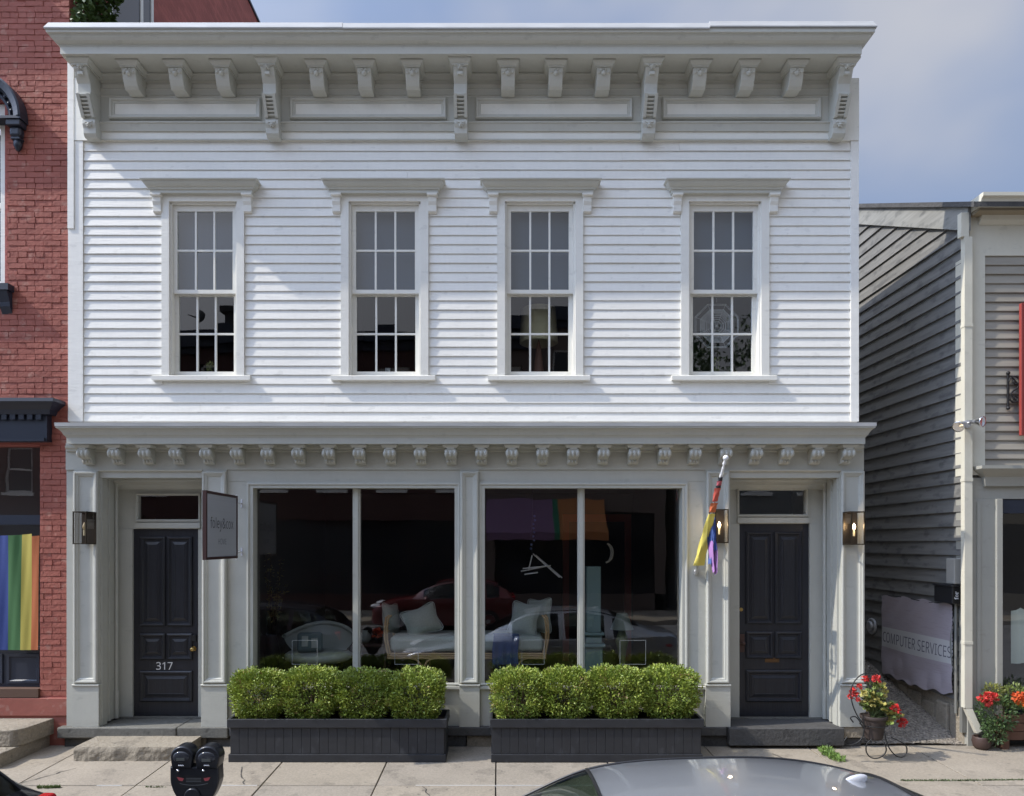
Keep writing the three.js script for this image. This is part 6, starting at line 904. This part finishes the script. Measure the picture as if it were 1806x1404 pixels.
// ------------------------------------------------------------------ the other side of the street, mirrored in the glass
{
  const z = 18;
  function facade(name, label, x0, x1, H, wallMat, cols, rows, extra) {
    const t = thing(name, label, 'building', [(x0 + x1) / 2, -0.1, z]), w = (x1 - x0) / 2; extra = extra || {};
    const pitch = 2 * w / cols, ww = 0.5, y0 = extra.shop || 3.9, rh = (H - 0.9 - y0) / rows, pieces = [], wins = [];
    for (let r = 0; r < rows; r++) { const a = y0 + r * rh + rh * 0.18, b = y0 + r * rh + rh * 0.82; pieces.push(bx(-w, w, y0 + r * rh, a, 0, 0.3), bx(-w, w, b, y0 + (r + 1) * rh, 0, 0.3)); let x = -w; for (let c = 0; c < cols; c++) { const m = -w + (c + 0.5) * pitch; pieces.push(bx(x, m - ww, a, b, 0, 0.3)); x = m + ww; wins.push([m - ww, m + ww, a, b]); } pieces.push(bx(x, w, a, b, 0, 0.3)); }
    pieces.push(bx(-w, w, y0 + rows * rh, H, 0, 0.3), bx(-w, w, 0.5 + y0 - 1.2, y0, 0, 0.3), bx(-w, -w + 0.4, 0, y0 - 0.7, 0, 0.3), bx(w - 0.4, w, 0, y0 - 0.7, 0, 0.3), bx(-w, w, 0, 0.6, 0, 0.3), bx(-w, -w + 0.2, 0, H, 0.3, 8), bx(w - 0.2, w, 0, H, 0.3, 8), bx(-w, w, 0, H, 8, 8.2), bx(-w + 0.2, w - 0.2, H - 0.3, H - 0.2, 0.3, 8));
    mk('wall', pieces, wallMat, t);
    for (const [a, b, c, d] of wins) { const f = mk('window', [bx(a, b, c, c + 0.08, 0.08, 0.2), bx(a, b, d - 0.08, d, 0.08, 0.2), bx(a, a + 0.07, c, d, 0.08, 0.2), bx(b - 0.07, b, c, d, 0.08, 0.2), bx(a, b, (c + d) / 2 - 0.04, (c + d) / 2 + 0.04, 0.08, 0.2), bx(a - 0.08, b + 0.08, c - 0.14, c, -0.08, 0.1)], white, t); mk('pane', bx(a + 0.07, b - 0.07, c + 0.08, d - 0.08, 0.15, 0.17), mat(0.03, 0.035, 0.04, 0.05), f); }
    mk('shop_window', bx(-w + 0.4, w - 0.4, 0.6, y0 - 0.7, 0.15, 0.17), mat(0.02, 0.02, 0.024, 0.1), t);
    mk('cornice', [bx(-w - 0.02, w + 0.02, H - 0.5, H, -0.35, -0.001), bx(-w - 0.02, w + 0.02, H - 0.75, H - 0.501, -0.15, -0.001)], extra.cornice || navy, t);
    return t;
  }
  const brickDark = new THREE.MeshStandardMaterial({ map: redSide.map, color: lin(0.2, 0.3, 0.31), roughness: 0.85 });
  facade('brick_shop_house', 'dark fronted brick building across the street, mirrored in the left show window', -19, -9.5, 10.1, brickDark, 4, 2);
  { const t = thing('satellite_dish', 'dark satellite dish on the roof edge across the street, mirrored in the leftmost upper window', 'satellite dish', [-11.0, 10.02, 18.2]); const d = new THREE.SphereGeometry(0.30, 20, 12); d.scale(1, 1.05, 0.22); d.rotateX(0.25); d.translate(0.12, 0.62, -0.1); mk('dish', d, mat(0.03, 0.03, 0.03, 0.6, { side: THREE.DoubleSide }), t); mk('mast', rod([0, 0, 0], [0, 0.6, 0], 0.03), iron, t); mk('feed_arm', rod([0, 0.5, -0.05], [-0.42, 0.62, -0.3], 0.03, 0.015), iron, t);
    const c = thing('chimney', 'dark stepped chimney at the roof end across the street', 'chimney', [-9.75, 10.0, 18.4]); mk('stack', bx(-0.2, 0.3, 0, 0.62, -0.3, 0.3), mat(0.05, 0.045, 0.045, 0.9), c); mk('cap', bx(-0.38, 0.36, 0.621, 0.76, -0.4, 0.4), mat(0.05, 0.045, 0.045, 0.9), c); }
  facade('brick_shop_house', 'red brick building with white sills across the street, mirrored above the daybed', -9.4, -0.6, 10.2, brickDark, 4, 2, { shop: 4.0 });
  facade('awning_shop_house', 'brown building with a shop awning across the street, mirrored in the right show window', -0.5, 6.2, 10.8, mat(0.16, 0.12, 0.10, 0.85), 3, 2, { shop: 4.3 });
  facade('grey_shop_house', 'low grey building across the street on the right, mirrored in the glass', 6.6, 15, 7.6, mat(0.2, 0.2, 0.19, 0.85), 4, 1);
  facade('tan_shop_house', 'tan building far to the right across the street', 15.1, 26, 9.6, mat(0.28, 0.24, 0.18, 0.85), 5, 2);
  facade('pale_shop_house', 'pale building far to the left across the street', -30, -19.1, 9.2, mat(0.35, 0.34, 0.31, 0.85), 5, 2);
  const a = thing('shop_awning', 'purple and orange shop awning with green edge across the street', 'awning', [0, 0, z]);
  const aw = (x0, x1, c, nm) => mk(nm, [extr([[0, 4.0], [-1.2, 2.75], [-1.2, 2.5], [-1.17, 2.5], [-1.17, 2.74], [0, 3.96]], x0, x1)], mat(...c, 0.85), a);
  aw(-0.4, 2.0, [0.22, 0.12, 0.20], 'purple_canopy'); aw(2.002, 2.2, [0.03, 0.16, 0.08], 'green_edge'); aw(2.202, 3.9, [0.42, 0.16, 0.05], 'orange_canopy');
  // trees standing in the gap
  for (const [x, zz, h, l] of [[9.6, 30, 15.0, 'broad green tree above the low grey roof across the street'], [13.2, 32, 15.6, 'taller green tree behind the low grey building across the street'], [4.5, 34, 10.5, 'smaller green tree behind the awning building across the street']]) {
    const t = thing('street_tree', l, 'tree', [x, -0.6, zz]); mk('trunk', [rod([0, 0, 0], [0.1, h * 0.55, 0], 0.28, 0.16, 10), rod([0.05, h * 0.4, 0], [1.2, h * 0.7, 0.3], 0.12, 0.05, 7), rod([0.05, h * 0.42, 0], [-1.3, h * 0.68, -0.2], 0.12, 0.05, 7)], twigMat, t);
    const lv = []; for (let k = 0; k < 60; k++) { const d = [rr(-1, 1), rr(-1, 1), rr(-1, 1)], s = rr(0.5, 1) / Math.hypot(...d), c = [d[0] * s * 2.7, h * 0.72 + d[1] * s * h * 0.28, d[2] * s * 2.7]; for (let i = 0; i < 60; i++) { const j = rr(0.6, 1.3); lv.push([[c[0] + rr(-0.6, 0.6), c[1] + rr(-0.5, 0.5), c[2] + rr(-0.6, 0.6)], [rr(-1, 1), rr(-1, 0.6), rr(-1, 1)], rr(0.14, 0.26), [0.055 * j, 0.095 * j, 0.022 * j], 0.7]); } }
    raw('crown', boxUV(prep(leafGeo(lv))), leafMat, t);
  }
}
scene.traverse(o => { if (o.isMesh) { o.castShadow = true; o.receiveShadow = true; } });
renderer.render(scene, camera);
